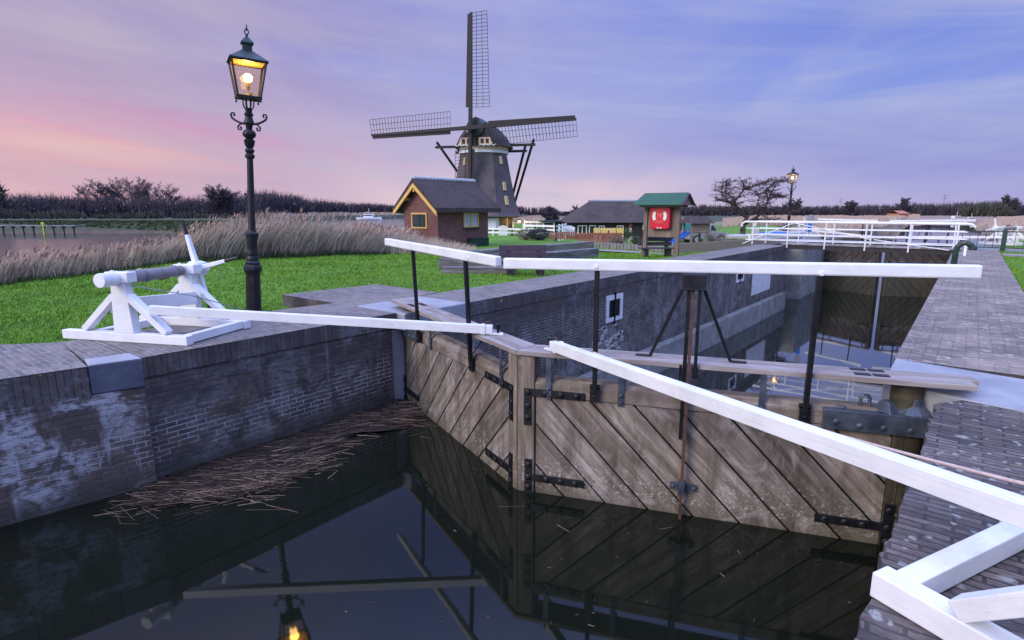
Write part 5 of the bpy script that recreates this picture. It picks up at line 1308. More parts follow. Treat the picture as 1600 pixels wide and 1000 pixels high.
def car(o, ang, L, wd, h, m, label, name, cat, load=None):
    root = thing(name, label, cat, o, 'vehicles behind the playhouse'); nb = lambda: MB(o, ang)
    b = nb(); b.slab([(-L / 2, .3), (L / 2, .3), (L / 2, .75), (L * .36, .85), (L * .22, .88 if load else .95), (-L / 2, .95)], -wd / 2, wd / 2); build(b, 'body', m, root, bevel=.05)
    x0 = .05 if load else -L * .46
    b = nb(); b.slab([(x0, .94), (L * .24, .9), (L * .12, h), (x0 + .1, h)], -wd * .44, wd * .44); gh_ = build(b, 'cab', m, root, bevel=.05)
    b = nb(); b.slab([(x0 + .15, 1.0), (L * .2, .96), (L * .11, h - .1), (x0 + .18, h - .1)], -wd * .45, wd * .45); build(b, 'window', WINDARK, gh_)
    if load: b = nb(); b.slab([(-L * .49, .9), (-.02, .9), (-.08, h + .05), (-L * .47, h + .02)], -wd * .48, wd * .48); build(b, 'tarpaulin', load, root, bevel=.05)
    for x in (-L * .3, L * .31):
        for y in (-wd / 2, wd / 2):
            b = nb(); b.lathe([(.30, -.1), (.32, -.06), (.32, .06), (.30, .1)], 18, (x, y, .32), (0, 1, 0)); wh = build(b, 'wheel', RUBBER, root)
            b = nb(); b.lathe([(.19, -.11), (.19, .11)], 14, (x, y, .32), (0, 1, 0)); build(b, 'rim', STEELFAR, wh)
    for y in (-wd * .38, wd * .38): b = nb(); b.lathe([(.09, 0), (.07, .04)], 10, (L / 2 - .02, y, .62), (1, 0, 0)); build(b, 'headlight', CLEANWHITE, root)
    for y in (-wd * .44, wd * .44): b = nb(); b.box(-L / 2 - .03, -L / 2 + .04, y - .07, y + .07, .65, .95); build(b, 'tail_light', RED, root)
    return root
car(FC(1066, 46, -.9), AZ + radians(14), 3.4, 1.6, 1.55, CARDARK, 'dark estate car parked behind the right shelter post', 'parked_car', 'car')
car(FC(1100, 44, -.9), AZ + radians(8), 3.2, 1.5, 1.45, CARLIGHT, 'pale pickup truck with a teal tarpaulin over its load', 'pickup_truck', 'truck', TEAL)
for i, (px, f, w_, h_, lb) in enumerate(((985, 47, .5, .35, 'white tub standing by the barn wall left of the shelter post'), (1004 + 32, 47, .7, .32, 'white crate standing by the barn behind the cabinet'))):
    q_ = FC(px, f, -.92); b = MB(q_, AZ); b.lathe([(w_ * .42, 0), (w_ * .5, h_ * .9), (w_ * .53, h_ * .92), (w_ * .53, h_), (w_ * .4, h_)], 4, twist=pi / 4); tag(build(b, 'tub', CLEANWHITE, loc=q_), lb, 'tub')
# jetty on the far river bank, pylons, far house
jo = FC(60, 70, -1.4)
jt = thing('jetty', 'dark wooden jetty on the far bank of the river at the left', 'jetty', jo)
a, c = gp(-20, 72, 0), gp(122, 72, 0)
b = MB(); b.bar(V(a[0], a[1], -.28), V(c[0], c[1], -.28), 1.2, .12); build(b, 'deck', OLDTIMBER, jt)
for i in range(9):
    p_ = a + (c - a) * (i + .5) / 9; b = MB(); b.box(p_[0] - .07, p_[0] + .07, p_[1] - .07, p_[1] + .07, -1.9, -.35); b.box(p_[0] - .2, p_[0] + .2, p_[1] - .2, p_[1] + .2, -.55, -.35); build(b, 'pile', TAR, jt)
q_ = FC(67, 71, -1.4); b = MB(q_); b.tube([(0, 0, -.3), (0, 0, 1.25)], .06, 8); b.lathe([(.14, 1.25), (.16, 1.3), (.16, 1.5), (.1, 1.55)], 10); tag(build(b, 'channel_marker', simple('marker_yellow', (.42, .5, .02), (.5, .6, .03), 4, .5), loc=q_), 'small yellow green channel marker post by the jetty', 'marker')
def pylon(px, f, H, label):
    o = gp(px, f, -.5); root = thing('power_pylon', label, 'pylon', o, 'distant power pylons'); b = MB(o, AZ + .2); wB = H * .12
    for sx in (-1, 1):
        for sy in (-1, 1): b.bar((sx * wB / 2, sy * wB / 2, 0), (sx * .5, sy * .5, H), .35, .35, w1=.22, h1=.22)
    for i in range(9):
        z0, z1 = H * i / 9, H * (i + 1) / 9; w0, w1 = wB / 2 * (1 - i / 9) + .5 * i / 9, wB / 2 * (1 - (i + 1) / 9) + .5 * (i + 1) / 9
        for sy in (-1, 1): b.bar((-w0, sy * w0, z0), (w1, sy * w1, z1), .16, .16); b.bar((w0, sy * w0, z0), (-w1, sy * w1, z1), .16, .16)
    build(b, 'mast', STEELFAR, root)
    for z_, l_ in ((H * .78, H * .36), (H * .95, H * .25)):
        b = MB(o, AZ + .2); b.bar((-l_, 0, z_), (l_, 0, z_), .4, .3); b.bar((-l_, 0, z_), (0, 0, z_ + H * .06), .2, .2); b.bar((l_, 0, z_), (0, 0, z_ + H * .06), .2, .2); build(b, 'cross_arm', STEELFAR, root)
    return root
pylon(1473, 900, 27, 'larger power pylon on the horizon above the white cruiser')
pylon(1312, 1200, 28, 'smaller power pylon on the horizon left of the orange house')
def house(px, f, label, w_=6.5, h_=3.4):
    o = gp(px, f, -1.6); root = thing('far_house', label, 'house', o); b = MB(o, AZ + .3); b.prism([(-w_ / 2, 0), (w_ / 2, 0), (w_ / 2, 7), (-w_ / 2, 7)], 0, h_ * .55); build(b, 'wall', ORANGE, root)
    b = MB(o, AZ + .3); b.face([(-w_ / 2 - .5, -.5, h_ * .55), (w_ / 2 + .5, -.5, h_ * .55), (w_ / 2, 3.5, h_), (-w_ / 2, 3.5, h_)]); b.face([(-w_ / 2 - .5, 7.5, h_ * .55), (w_ / 2 + .5, 7.5, h_ * .55), (w_ / 2, 3.5, h_), (-w_ / 2, 3.5, h_)]); build(b, 'roof', ORANGE, root)
    b = MB(o, AZ + .3); b.box(w_ / 2, w_ / 2 + 8, 0, 4, 0, 1.6); build(b, 'annex', CREAM, root)
    return root
house(1412, 300, 'orange roofed house far off beyond the tan reed fields')
# ------------------------------------------------------------------ plants
def npmesh(name, verts, faces, m, parent=None, loc=None):
    """faces: (n,k) array"""
    org = worigin(parent) if parent is not None else (np.array(loc, float) if loc is not None else V(0, 0, 0))
    verts = np.asarray(verts, float) - org; n, k = faces.shape
    me = bpy.data.meshes.new(name); me.vertices.add(len(verts)); me.vertices.foreach_set('co', verts.astype(np.float32).ravel())
    me.loops.add(n * k); me.loops.foreach_set('vertex_index', faces.astype(np.int32).ravel())
    me.polygons.add(n); me.polygons.foreach_set('loop_start', np.arange(0, n * k, k, dtype=np.int32)); me.polygons.foreach_set('loop_total', np.full(n, k, np.int32))
    me.update(calc_edges=True); me.materials.append(m)
    o = bpy.data.objects.new(name, me); sc.collection.objects.link(o)
    if parent is not None: o.parent = parent
    else: o.location = tuple(org)
    return o
def blades(name, base, h, wd, lean, m, kind='stuff', bend=.5):
    """tapered upright blades: base (n,3), h, wd (n), lean (n,2)"""
    n = len(base); a = RNG.uniform(0, 2 * pi, n); sx = np.stack([np.cos(a), np.sin(a), np.zeros(n)], 1) * wd[:, None] / 2
    l3 = np.concatenate([lean, np.zeros((n, 1))], 1)
    mid = base + np.array([0, 0, 1.0]) * (h * .55)[:, None] + l3 * (h * .55 * bend)[:, None]
    top = base + np.array([0, 0, 1.0]) * h[:, None] + l3 * h[:, None]
    vs = np.stack([base - sx, base + sx, mid + sx * .75, mid - sx * .75, top + sx * .12, top - sx * .12], 1).reshape(-1, 3)
    i = np.arange(n)[:, None] * 6
    fs = np.concatenate([i + np.array([[0, 1, 2, 3]]), i + np.array([[3, 2, 4, 5]])], 0)
    o = npmesh(name, vs, fs, m); o['kind'] = kind; return o
def from_polar(q_, f_): 
    r = (q_ - 800) / FPX * (f_ * cos(TILT) + 1.5 * sin(TILT)); return r * CA - f_ * SA, r * SA + f_ * CA
# lawn blades
n = 250000
q_ = np.where(RNG.random(n) < .84, RNG.uniform(-60, 1150, n), RNG.uniform(-520, -60, n)); f_ = 5.5 * np.exp(RNG.uniform(0, math.log(30 / 5.5), n) ** 1.0)
x, y = from_polar(q_, f_); z = ground_z(x, y)
edge = np.interp(q_, [-1500, -400, 0, 300, 560, 640, 1150], [7, 10.5, 13.6, 18.5, 23, 26, 30])
def on_paving(x, y):
    a = (y < 5.42) & (x > np.interp(y, [-4, 1, 2.06, 5.4], [-9.8, -9.5, -9.2, -9.5]) + RNG.normal(0, .03, len(x)))
    b_ = (y >= 5.38) & (y < 7.46) & (x > -9.68 + RNG.normal(0, .02, len(x))); c_ = (y >= 7.4) & (x > -7.63 + RNG.normal(0, .02, len(x)))
    return a | b_ | c_
keep = ~on_paving(x, y) & (f_ < edge + .8) & (z > -.6)
x, y, z, f_ = x[keep], y[keep], z[keep], f_[keep]; n = len(x)
clump = .75 + .28 * (np.sin(x * 5 + np.sin(y * 3.1) * 2) * np.cos(y * 4.3 + np.sin(x * 2.7) * 2)) * .6
h = RNG.uniform(.03, .062, n) * clump * (1 + f_ / 30); wd = RNG.uniform(.004, .008, n) * (.7 + f_ / 9)
ln = np.stack([RNG.normal(CA * .45, .45, n), RNG.normal(SA * .45, .45, n)], 1)
blades('lawn_grass', np.stack([x, y, z - .01], 1), h, wd, ln, BLADE)
n = 14000
y = 8 + RNG.uniform(0, 1, n) ** 2 * 26; x = .92 + RNG.uniform(0, 1, n) ** 1.5 * 4; z = ground_z(x, y)
blades('verge_grass', np.stack([x, y, z - .01], 1), RNG.uniform(.04, .09, n), RNG.uniform(.008, .02, n), np.stack([RNG.normal(.2, .4, n), RNG.normal(0, .4, n)], 1), BLADE)
# reed bed along the river
def reeds(name, n, qr, dmin, dmax, hr, m, wr=(.008, .017), lean=.22):
    q_ = RNG.uniform(qr[0], qr[1], n); e_ = np.interp(q_, [-1500, -400, 0, 300, 560, 640], [7, 10.5, 13.6, 18.5, 23, 25.5])
    cl = np.sin(q_ * .05) * .5 + np.sin(q_ * .013 + 1) * .5
    f_ = e_ + dmin + RNG.uniform(0, 1, n) ** 1.2 * (dmax - dmin) + cl * .3
    kk = (q_ > 270) | (RNG.random(n) < .62); q_, f_, cl = q_[kk], f_[kk], cl[kk]; n = len(q_)
    x, y = from_polar(q_, f_); z = ground_z(x, y)
    hh = np.interp(q_, [-200, 0, 120, 270, 340, 430, 520, 560, 640, 720], [.84, .82, .82, 1.05, 1.65, 1.85, 1.55, 1.3, 1.0, .8]) * RNG.uniform(hr[0], hr[1], n) * (1 + .10 * cl)
    g = RNG.normal(lean, .24, n); s_ = RNG.normal(0, .18, n)
    ln = np.stack([CA * g - SA * s_, SA * g + CA * s_], 1)
    base = np.stack([x, y, z - .03], 1)
    blades(name, base, hh, RNG.uniform(wr[0], wr[1], n) * (.6 + f_ / 22), ln, m, bend=.75)
    return base, hh, ln
reeds('sedge_fringe', 4000, (-80, 660), -.5, .6, (.06, .2), REEDDARK, (.02, .04))
reeds('reed_bed_front', 10000, (-320, 650), .0, 1.4, (.4, .8), REED, (.012, .028), .4)
base, hh, ln = reeds('reed_bed', 68000, (-320, 640), .2, 5.0, (.5, 1.0), REED)
sel = RNG.random(len(base)) < .06
tp = base[sel] + np.array([0, 0, 1.0]) * hh[sel][:, None] + np.concatenate([ln[sel], np.zeros((sel.sum(), 1))], 1) * hh[sel][:, None]
n = len(tp)
k = 3
tp2 = np.repeat(tp, k, 0) + RNG.normal(0, .025, (n * k, 3))
blades('reed_plumes', tp2 - np.array([0, 0, .05]), RNG.uniform(.10, .20, n * k), RNG.uniform(.03, .06, n * k), np.stack([RNG.normal(CA * .7, .35, n * k), RNG.normal(SA * .7, .35, n * k)], 1), PLUME)
# the dry stems by the brick hut
n = 3500
q_ = RNG.uniform(596, 742, n); f_ = RNG.uniform(24.0, 28.0, n); x, y = from_polar(q_, f_); z = ground_z(x, y)
hh = RNG.uniform(.35, .95, n) * np.interp(q_, [596, 680, 742], [1.15, .75, .35])
g = RNG.normal(.22, .18, n); blades('dry_stems', np.stack([x, y, z], 1), hh, RNG.uniform(.010, .022, n), np.stack([CA * g, SA * g], 1), REED)
# far reed fields
def field(name, n, qa, qb, fa, fb, h, m, wide=.35, cond=None):
    q_ = RNG.uniform(qa, qb, n); f_ = fa * (fb / fa) ** RNG.uniform(0, 1, n); x, y = from_polar(q_, f_); z = ground_z(x, y); k = z > -1.9
    if cond is not None: k &= cond(x, y)
    x, y, z, f_ = x[k], y[k], z[k], f_[k]; n = len(x)
    q2 = 800 + FPX * (x * CA + y * SA) / (-x * SA + y * CA); h = h * np.clip(np.minimum(q2 - qa, qb - q2) / (.12 * (qb - qa)), .25, 1) * (1 + .18 * np.sin(q2 * .11) * np.sin(q2 * .037))
    blades(name, np.stack([x, y, z - .05], 1), RNG.uniform(.45, 1.0, n) * h, RNG.uniform(.3, 1, n) * wide * (.4 + f_ / 200), np.stack([RNG.normal(CA * .15, .1, n), RNG.normal(SA * .15, .1, n)], 1), m)
field('bank_sedge', 9000, -160, 430, 77, 84, .22, REEDDARK, .8)
field('far_reed_field', 26000, 800, 1110, 95, 210, 1.2, REEDFAR, .3)
field('far_reed_field', 40000, 1130, 1440, 112, 260, 1.3, REEDFAR, .3)
field('canal_reed_bank', 22000, 1260, 1440, 44, 130, .9, REEDFAR, .14, lambda x, y: x > -13.5 - np.maximum(y - 44, 0) * .09)
field('canal_reed_bank', 26000, 1530, 1900, 46, 230, 1.4, REEDFAR, .2, lambda x, y: x > 2.6)
field('far_reed_field', 9000, 1560, 1900, 235, 320, 1.8, REEDFAR, .6)
field('far_reed_field', 6000, 380, 640, 150, 290, 1.2, REEDFAR, .6)

# floating straw against the left wall
hp = [at(*p, -1.4) for p in ((205, 790), (245, 748), (330, 722), (430, 690), (520, 655), (628, 626), (655, 640), (640, 668), (560, 672), (520, 700), (500, 728), (420, 765), (330, 785), (240, 792))]
b = MB(); cen_ = sum(hp) / len(hp)
ring_out = [p + V(0, 0, -.004) for p in hp]; ring_in = [cen_ + (p - cen_) * .72 + V(0, 0, .035) for p in hp]
for i in range(len(hp)):
    j = (i + 1) % len(hp); b.face([ring_out[i], ring_out[j], ring_in[j], ring_in[i]])
b.face([tuple(p) for p in ring_in]); b.face([tuple(p + V(0, 0, -.05)) for p in reversed(ring_out)])
for i in range(len(hp)):
    j = (i + 1) % len(hp); b.face([ring_out[i], ring_out[j], ring_out[j] - V(0, 0, .05), ring_out[i] - V(0, 0, .05)])
o = build(b, 'straw_mat', SCUM); o['kind'] = 'stuff'
hx, hy = np.array([p[0] for p in hp]), np.array([p[1] for p in hp])
def inside(x, y):
    c_ = np.zeros(len(x), bool); j = len(hx) - 1
    for i in range(len(hx)):
        k = ((hy[i] > y) != (hy[j] > y)) & (x < (hx[j] - hx[i]) * (y - hy[i]) / (hy[j] - hy[i] + 1e-9) + hx[i]); c_ ^= k; j = i
    return c_
def sticks(name, x, y, z, L, wd, ang, m, tilt=.05):
    n = len(x); d = np.stack([np.cos(ang), np.sin(ang), RNG.normal(0, tilt, n)], 1); s_ = np.stack([-np.sin(ang), np.cos(ang), np.zeros(n)], 1) * wd[:, None] / 2; u_ = np.zeros((n, 3)); u_[:, 2] = wd * .6
    c = np.stack([x, y, z], 1); p0, p1 = c - d * L[:, None] / 2, c + d * L[:, None] / 2
    vs = np.stack([p0 - s_, p0 + s_, p0 + u_, p1 - s_ * .6, p1 + s_ * .6, p1 + u_ * .6], 1).reshape(-1, 3); i = np.arange(n)[:, None] * 6
    fs = np.concatenate([i + np.array([[0, 1, 4, 3]]), i + np.array([[1, 2, 5, 4]]), i + np.array([[2, 0, 3, 5]])], 0)
    o = npmesh(name, vs, fs, m); o['kind'] = 'stuff'
n = 6500
x = RNG.uniform(hx.min(), hx.max(), n); y = RNG.uniform(hy.min(), hy.max(), n); k = inside(x, y); x, y = x[k], y[k]; n = len(x)
flow = .95 + .35 * np.sin(y * 2.1) + .3 * np.sin(x * 5)
sticks('floating_straw', x, y, -1.4 + RNG.uniform(.015, .05, n), RNG.uniform(.05, .5, n) ** 1.3 * 1.3, RNG.uniform(.003, .008, n), flow + RNG.normal(0, .28, n), STRAWDARK)
x, y = x + RNG.normal(0, .05, n), y + RNG.normal(0, .05, n)
ed = np.clip((x - (-6.62 + .0 * y)) / 1.1, 0, 1); k = (RNG.random(n) < .05 + .30 * ed ** 1.5) & (x > -6.5); x, y = x[k], y[k]; n = len(x)
sticks('pale_straw', x, y, -1.4 + RNG.uniform(.03, .06, n), RNG.uniform(.08, .5, n), RNG.uniform(.004, .009, n), .95 + .35 * np.sin(y * 2.1) + RNG.normal(0, .35, n), STRAW)
n = 260
t_ = RNG.integers(0, len(hp), n); x = hx[t_] + RNG.normal(0, .14, n); y = hy[t_] + RNG.normal(0, .14, n)
k = (x > -6.5); x, y = x[k], y[k]; n = len(x)
sticks('drifting_straw', x, y, np.full(n, -1.395), RNG.uniform(.05, .4, n), RNG.uniform(.004, .01, n), .9 + RNG.normal(0, .5, n), STRAW, .01)
ds = [((565, 690), (470, 770), .5), ((440, 795), .3, .4), ((800, 792), .75, .28), ((880, 826), -.2, .16), ((1040, 826), .9, .12), ((600, 668), .8, .5), ((560, 688), 1.0, .5), ((470, 745), .4, .3), ((420, 797), .7, .45), ((520, 742), 2.0, .2)]
xs, ys, an, Ls = [], [], [], []
for (px, py), a, L_ in [d for d in ds if not isinstance(d[1], tuple)]:
    p = at(px, py, -1.4); xs.append(p[0]); ys.append(p[1]); an.append(a); Ls.append(L_)
for i in range(55):
    p = at(RNG.uniform(380, 1330), RNG.uniform(690, 980), -1.4)
    if -6.3 < p[0] < -.3 and p[1] < 4.38 + .38 * abs(p[0] + 3.44) - .15: xs.append(p[0]); ys.append(p[1]); an.append(RNG.uniform(0, 3)); Ls.append(RNG.uniform(.01, .05))
n = len(xs); sticks('loose_straw', np.array(xs), np.array(ys), np.full(n, -1.397), np.array(Ls), np.full(n, .007), np.array(an), STRAW, .0)

# trees
def seg_mesh(segs, sides=4):
    n = len(segs); A = np.array([s_[0] for s_ in segs]); B_ = np.array([s_[1] for s_ in segs]); ra = np.array([s_[2] for s_ in segs]); rb = np.array([s_[3] for s_ in segs])
    d = B_ - A; d /= np.linalg.norm(d, axis=1)[:, None] + 1e-9
    e1 = np.cross(d, np.array([.31, .87, .17])); e1 /= np.linalg.norm(e1, axis=1)[:, None] + 1e-9; e2 = np.cross(d, e1); vs = []
    for P_, R_ in ((A, ra), (B_, rb)):
        for k in range(sides): a = 2 * pi * k / sides; vs.append(P_ + (e1 * cos(a) + e2 * sin(a)) * R_[:, None])
    vs = np.stack(vs, 1).reshape(-1, 3); i = np.arange(n)[:, None] * 2 * sides
    fs = np.concatenate([i + np.array([[k, (k + 1) % sides, sides + (k + 1) % sides, sides + k]]) for k in range(sides)], 0)
    return vs, fs
def leafquads(cen, size, rng):
    n = len(cen); a = rng.normal(size=(n, 3)); a /= np.linalg.norm(a, axis=1)[:, None]; b_ = np.cross(a, rng.normal(size=(n, 3))); b_ /= np.linalg.norm(b_, axis=1)[:, None] + 1e-9
    s_ = (size * rng.uniform(.5, 1.3, n))[:, None]
    vs = np.stack([cen - a * s_, cen - b_ * s_ * .6, cen + a * s_, cen + b_ * s_ * .6], 1).reshape(-1, 3)
    return vs, np.arange(n * 4).reshape(n, 4)
# the alder by the far lamp: crooked limbs drawn out one by one, flat sprays of twigs along them
def limb_tree(name, label, loc, limbs, sc_, seed, twigs=8, bud=BUD, tl=.34):
    rng = np.random.default_rng(seed); o = V(*loc); root = thing(name, label, 'tree', loc); seg, tw, cen = [], [], []
    R_ = lambda x, y, z: V(x * CA - y * SA, x * SA + y * CA, z)
    for pts, r0, r1, dens in limbs:
        y = pts[0][2]; P_ = [R_(p[0] * sc_, p[2] * sc_, p[1] * sc_) for p in pts]
        fine = []
        for a, c in zip(P_[:-1], P_[1:]):
            for i in range(3): fine.append(a + (c - a) * i / 3 + rng.normal(0, .018, 3))
        fine.append(P_[-1]); n = len(fine)
        for i in range(n - 1): seg.append((fine[i], fine[i + 1], r0 + (r1 - r0) * i / n, r0 + (r1 - r0) * (i + 1) / n, 0))
        for i in range(int(n * dens[0]), n):
            for _ in range(int(twigs * dens[1])):
                p = fine[i]; a = rng.uniform(0, 2 * pi)
                for L_ in (1, .7, .5):
                    d = np.array([cos(a), sin(a), rng.normal(.12, .3)]); q = p + d * tl * L_ * rng.uniform(.5, 1.1); tw.append((p, q, .011 * L_ + .003, .006 * L_ + .003, 3)); 
                    for _k in range(3): cen.append(p + (q - p) * rng.uniform(.4, 1.05) + rng.normal(0, .035, 3))
                    p = q; a += rng.normal(0, .9)
    vs, fs = seg_mesh(seg, 7); npmesh('trunk', vs + o, fs, BARK, root)
    vs, fs = seg_mesh(tw, 3); cr = npmesh('crown', vs + o, fs, TWIG, root)
    cen = np.array(cen) + o; vs, fs = leafquads(cen, np.full(len(cen), .036), rng); npmesh('buds', vs, fs, bud, cr)
    return root
# limb points are (right, up, back) in hundredths of the tree's height
LM = [([(0, 0, 0), (2, 12, 1), (1, 24, 0), (6, 36, 0)], .17, .10, (9, 0)),
      ([(6, 36, 0), (-10, 52, -6), (-30, 62, -10), (-50, 66, -12)], .085, .02, (.35, 1)), ([(6, 36, 0), (-6, 46, 8), (-12, 64, 10), (2, 82, 8), (-4, 96, 4)], .09, .02, (.4, 1)),
      ([(1, 24, 0), (20, 34, 6), (38, 46, 8), (42, 66, 8), (52, 88, 6)], .095, .02, (.45, 1)), ([(38, 46, 8), (56, 48, 4), (74, 44, 0), (84, 46, -4)], .05, .015, (.3, 1)),
      ([(-10, 52, -6), (-30, 50, -12), (-52, 46, -16), (-66, 48, -16)], .05, .015, (.3, 1)), ([(2, 82, 8), (18, 88, 2), (32, 94, -4)], .045, .015, (.1, 1)),
      ([(42, 66, 8), (58, 72, 14), (72, 70, 14)], .045, .015, (.2, 1)), ([(-30, 62, -10), (-40, 78, -4), (-36, 92, 2)], .045, .015, (.1, 1)),
      ([(-12, 64, 10), (-26, 80, 18), (-20, 94, 20)], .045, .015, (.2, 1)), ([(42, 66, 8), (34, 80, 0), (44, 94, -8), (60, 96, -8)], .045, .015, (.2, 1)), ([(6, 36, 0), (14, 54, -14), (18, 70, -16), (10, 78, -18)], .06, .015, (.35, 1)), ([(20, 34, 6), (40, 32, 18), (62, 34, 22)], .05, .015, (.4, .8))]
limb_tree('alder_tree', 'gnarled dark alder with spreading flat topped crown beside the far lamp', FC(1158, 33, -.12), LM, .0345, 21)
# bare trees on the far bank: ascending limbs off a straight stem, each breaking up into twigs
def bare_tree(label, loc, H, seed, wide=.34, stems=1, low=.18, group=None, fine=1.0, dense=1.0):
    rng = np.random.default_rng(seed); o = V(*loc); root = thing('bare_tree', label, 'tree', loc, group); seg, tw = [], []
    def run(p, d, L, r, lev):
        n = 5; q = p
        for i in range(n):
            d = d + rng.normal(0, .07 + .03 * lev, 3) + np.array([0, 0, .05]); d /= np.linalg.norm(d); q2 = q + d * L / n; r2 = r * .86
            (seg if lev < 2 else tw).append((q, q2, max(r, .012 * fine), max(r2, .010 * fine), lev)); q, r = q2, r2
            if lev < 4 and (lev > 0 or (i + 1) / n > low):
                for _ in range(rng.integers(1, 3) if dense > rng.random() * 1.2 else 1):
                    a = rng.uniform(0, 2 * pi); sp = rng.uniform(.45, .95) * (1.25 if lev == 0 else 1) * wide / .34; dd = d + np.array([cos(a) * sp, sin(a) * sp, .1]); dd /= np.linalg.norm(dd)
                    run(q, dd, L * rng.uniform(.42, .62) * (1.1 - .45 * i / n if lev == 0 else 1), r * .55, lev + 1)
    for k in range(stems):
        a = rng.uniform(0, 6.28); d0 = np.array([cos(a) * .3 * (stems > 1), sin(a) * .3 * (stems > 1), 1.0]); run(np.zeros(3), d0 / np.linalg.norm(d0), 1.0, .022 * H / max(1, stems * .6), 0)
    top = max(s_[1][2] for s_ in seg + tw); kz = H / top
    f_ = lambda L_: [(a * kz, c * kz, ra, rc, l) for a, c, ra, rc, l in L_]
    vs, fs = seg_mesh(f_(seg), 5); npmesh('trunk', vs + o, fs, TWIGFAR, root)
    vs, fs = seg_mesh(f_(tw), 3); npmesh('crown', vs + o, fs, TWIGFAR, root)
    return root
fb = lambda px, f: (lambda p: V(p[0], p[1], -.1))(gp(px, f, .0))
lbl = ['leftmost of the tall bare trees rising together above the left wood', 'second bare tree from the left in the tall clump above the wood', 'middle bare tree of the tall clump above the left wood', 'fourth bare tree of the tall clump above the left wood', 'rightmost bare tree of the tall clump above the left wood']
for i, (px, H) in enumerate(((152, 8.4), (178, 9.6), (206, 9.9), (230, 9.6), (258, 8.2))):
    bare_tree(lbl[i], fb(px, 140 + 4 * (i % 3)), H + .3, 40 + i, .55, 2 + i % 2, .2, 'tall bare trees above the wood', 1.6, .7)
bare_tree('round headed bare tree standing alone in front of the wood left of the lantern', fb(345, 118), 7.2, 51, .62, 4, .12, None, 1.9, .9)
bare_tree('dense dark tree cut by the left edge of the picture', fb(-10, 122), 9.0, 52, .34, 2, .1, None, 3.5)
bare_tree('thin bare tree between the windmill and the black barn', FC(900, 150, -1.3), 4.6, 53, .34, 1, .15, None, 2.0)
bare_tree('bent dark bush tree before the pale reeds right of the windmill', FC(858, 60, -.4), 2.5, 54, .6, 2, .25, None, 1.6)
for i, (px, H, lb) in enumerate(((1236, 12, 'bare tree above the far right wood just right of the small lamp post'), (1415, 12.5, 'bare tree top above the orange roofed house'), (1573, 14.5, 'tall bare tree over the wood at the right edge'), (1330, 10.5, 'bare tree above the wood under the smaller pylon'))):
    bare_tree(lb, gp(px, 380, -1.6), H, 60 + i, .4, 2, .15, None, 6.0)
# far woods that read as one mass
def wood(name, pts, n, hw, depth, m, tw=(.05, .12), seed=3, q=.9, zb=-.4, mul=1.0):
    """pts: (px, f, top height); shrubs of upright twigs with loose spray clumps"""
    rng = np.random.default_rng(seed); P_ = np.array(pts, float)
    px = rng.uniform(P_[0, 0], P_[-1, 0], n); f = np.interp(px, P_[:, 0], P_[:, 1]) + rng.uniform(0, depth, n); top = np.interp(px, P_[:, 0], P_[:, 2]) * rng.uniform(.78, 1.04, n) * mul
    x, y = from_polar(px, f); bases = np.stack([x, y, np.full(n, zb)], 1); k = 26
    b_ = np.repeat(bases, k, 0); hh = np.repeat(top, k) * rng.uniform(.35, 1.08, n * k); wdt = np.repeat(top, k)
    r_ = rng.normal(0, .16, (n * k, 2)) * wdt[:, None]; z0 = hh * rng.uniform(0, .45, n * k)
    b_[:, 0] += r_[:, 0] * .5; b_[:, 1] += r_[:, 1] * .5; b_[:, 2] += z0
    ln = r_ / (hh[:, None] + .1) * .9
    sc_ = (f.mean() / 100); o = blades(name, b_, (hh - z0) * 1.0, rng.uniform(tw[0], tw[1], n * k) * sc_ * 1.6, ln, m)
    kq = 34; cen = np.repeat(bases, kq, 0); tt = np.repeat(top, kq); u_ = rng.uniform(0, 1, n * kq) ** .8
    cen[:, 2] += tt * u_ * .88; cen[:, :2] += rng.normal(0, .17, (n * kq, 2)) * (tt * (1.1 - u_ * .6))[:, None]
    vs, fs = leafquads(cen, np.full(len(cen), .20 * sc_ * q) * (1.5 - u_), rng); o2 = npmesh(name, vs, fs, m); o2['kind'] = 'stuff'
wood('left_wood', [(-140, 120, 5.2), (0, 120, 5.0), (60, 120, 4.9), (130, 122, 4.4), (200, 125, 4.7), (300, 128, 4.5), (330, 130, 4.8), (400, 135, 5.4)], 620, 3, 22, TWIGFAR, seed=5, q=1.15, mul=1.24, tw=(.03, .07))
wood('left_wood', [(385, 150, 6.2), (430, 165, 6.8), (470, 190, 6.2), (520, 230, 5.2), (570, 260, 5.0), (640, 290, 4.6), (700, 300, 4.2)], 430, 3, 25, TWIGFAR, seed=6, q=1.15, mul=1.22, tw=(.03, .07))
wood('left_willows', [(-120, 104, 2.3), (20, 104, 2.2), (60, 105, 1.6), (105, 105, 2.2), (140, 106, 1.2), (260, 108, 1.9), (330, 110, 1.4), (420, 118, 1.2)], 150, 2, 8, TWIGGREEN, seed=7, mul=1.2)
wood('far_wood', [(790, 380, 4.6), (835, 380, 4.8), (866, 380, 4.0), (875, 380, 2.0), (960, 390, 3.2), (1000, 390, 4.0), (1090, 390, 5.6), (1150, 390, 5.4), (1200, 380, 5.2), (1280, 390, 5.0), (1340, 390, 5.4), (1400, 400, 5.8), (1460, 400, 6.4), (1540, 380, 7.5), (1570, 380, 7.0), (1700, 370, 7.0), (2000, 360, 7)], 900, 3, 40, TWIGFAR, seed=8, q=.9, zb=-1.6, mul=1.45)
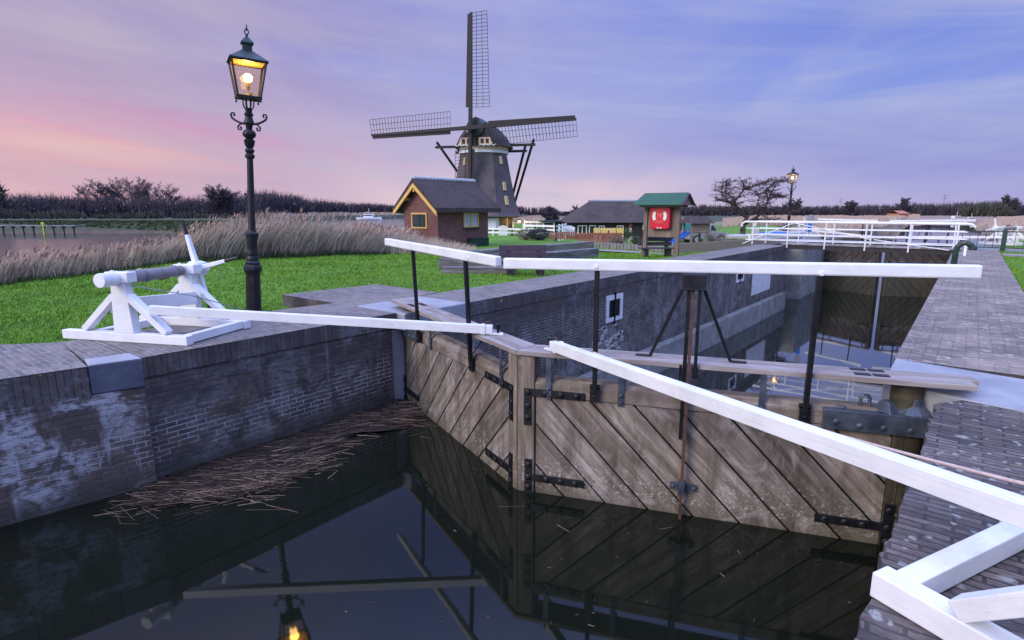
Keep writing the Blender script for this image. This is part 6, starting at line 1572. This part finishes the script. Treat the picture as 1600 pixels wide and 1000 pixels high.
wood('far_willows', [(1500, 330, 5.0), (1530, 330, 7.2), (1560, 330, 7.6), (1580, 330, 4)], 40, 3, 10, TWIGGREEN, seed=9, q=.8, zb=-1.6, mul=1.25)
# shrubs in the barn yard
def shrub(px, f, H, wd, m, label, n=700, ls=.05, z=-.3):
    p = FC(px, f, z); rng = np.random.default_rng(int(px)); root = thing('shrub', label, 'shrub', p); o = V(*p)
    segs = []
    for i in range(46):
        a = rng.uniform(0, 2 * pi); t_ = np.array([cos(a) * wd * rng.uniform(.1, .5), sin(a) * wd * rng.uniform(.1, .5), H * rng.uniform(.5, 1)]); mid = t_ * .5 + rng.normal(0, .05, 3); segs += [(np.zeros(3), mid, .012, .009, 0), (mid, t_, .009, .004, 0)]
    vs, fs = seg_mesh(segs, 3); npmesh('stems', vs + o, fs, TWIG, root)
    d = rng.normal(size=(n, 3)); d /= np.linalg.norm(d, axis=1)[:, None]; cen = d * (rng.uniform(.35, 1, n) ** .5)[:, None] * np.array([wd / 2, wd / 2, H / 2]) * (1 + .18 * np.sin(d[:, :1] * 7) * np.cos(d[:, 2:] * 6)) + np.array([0, 0, H * .52])
    vs, fs = leafquads(cen + o, np.full(n, ls), rng); npmesh('foliage', vs, fs, m, root); return root
shrub(972, 35, .78, 1.35, SHRUB, 'green shrub right of the terrace table', 1500, .04)
shrub(966, 30, .55, 1.2, SHRUBBROWN, 'bare greyish shrub in front of the green one by the terrace', 1300, .022)
shrub(993, 31, .5, .62, SHRUB, 'small cone shaped green bush left of the shelter post', 900, .03)
shrub(822, 38, .8, 1.5, SHRUBBROWN, 'greyish brown clipped bush left of the dark bush before the white fence', 2600, .03, -.42)
shrub(842, 37.5, .85, 1.5, m_island('dark_leaf', [(0, (.018, .018, .028)), (1, (.05, .05, .07))]), 'dark rounded bush on the grass before the curving white fence', 3200, .035, -.42)
shrub(1135, 29, .55, 1.7, SHRUBBROWN, 'low brown bush under the alder tree', 1500, .022)
shrub(1118, 31, .75, 1.5, SHRUBBROWN, 'loose bare bush between the playhouse and the alder tree', 900, .018)
shrub(1455 - 230, 52, .8, 1.6, SHRUBBROWN, 'low bare bush on the green bank behind the small lamp post', 900, .03)
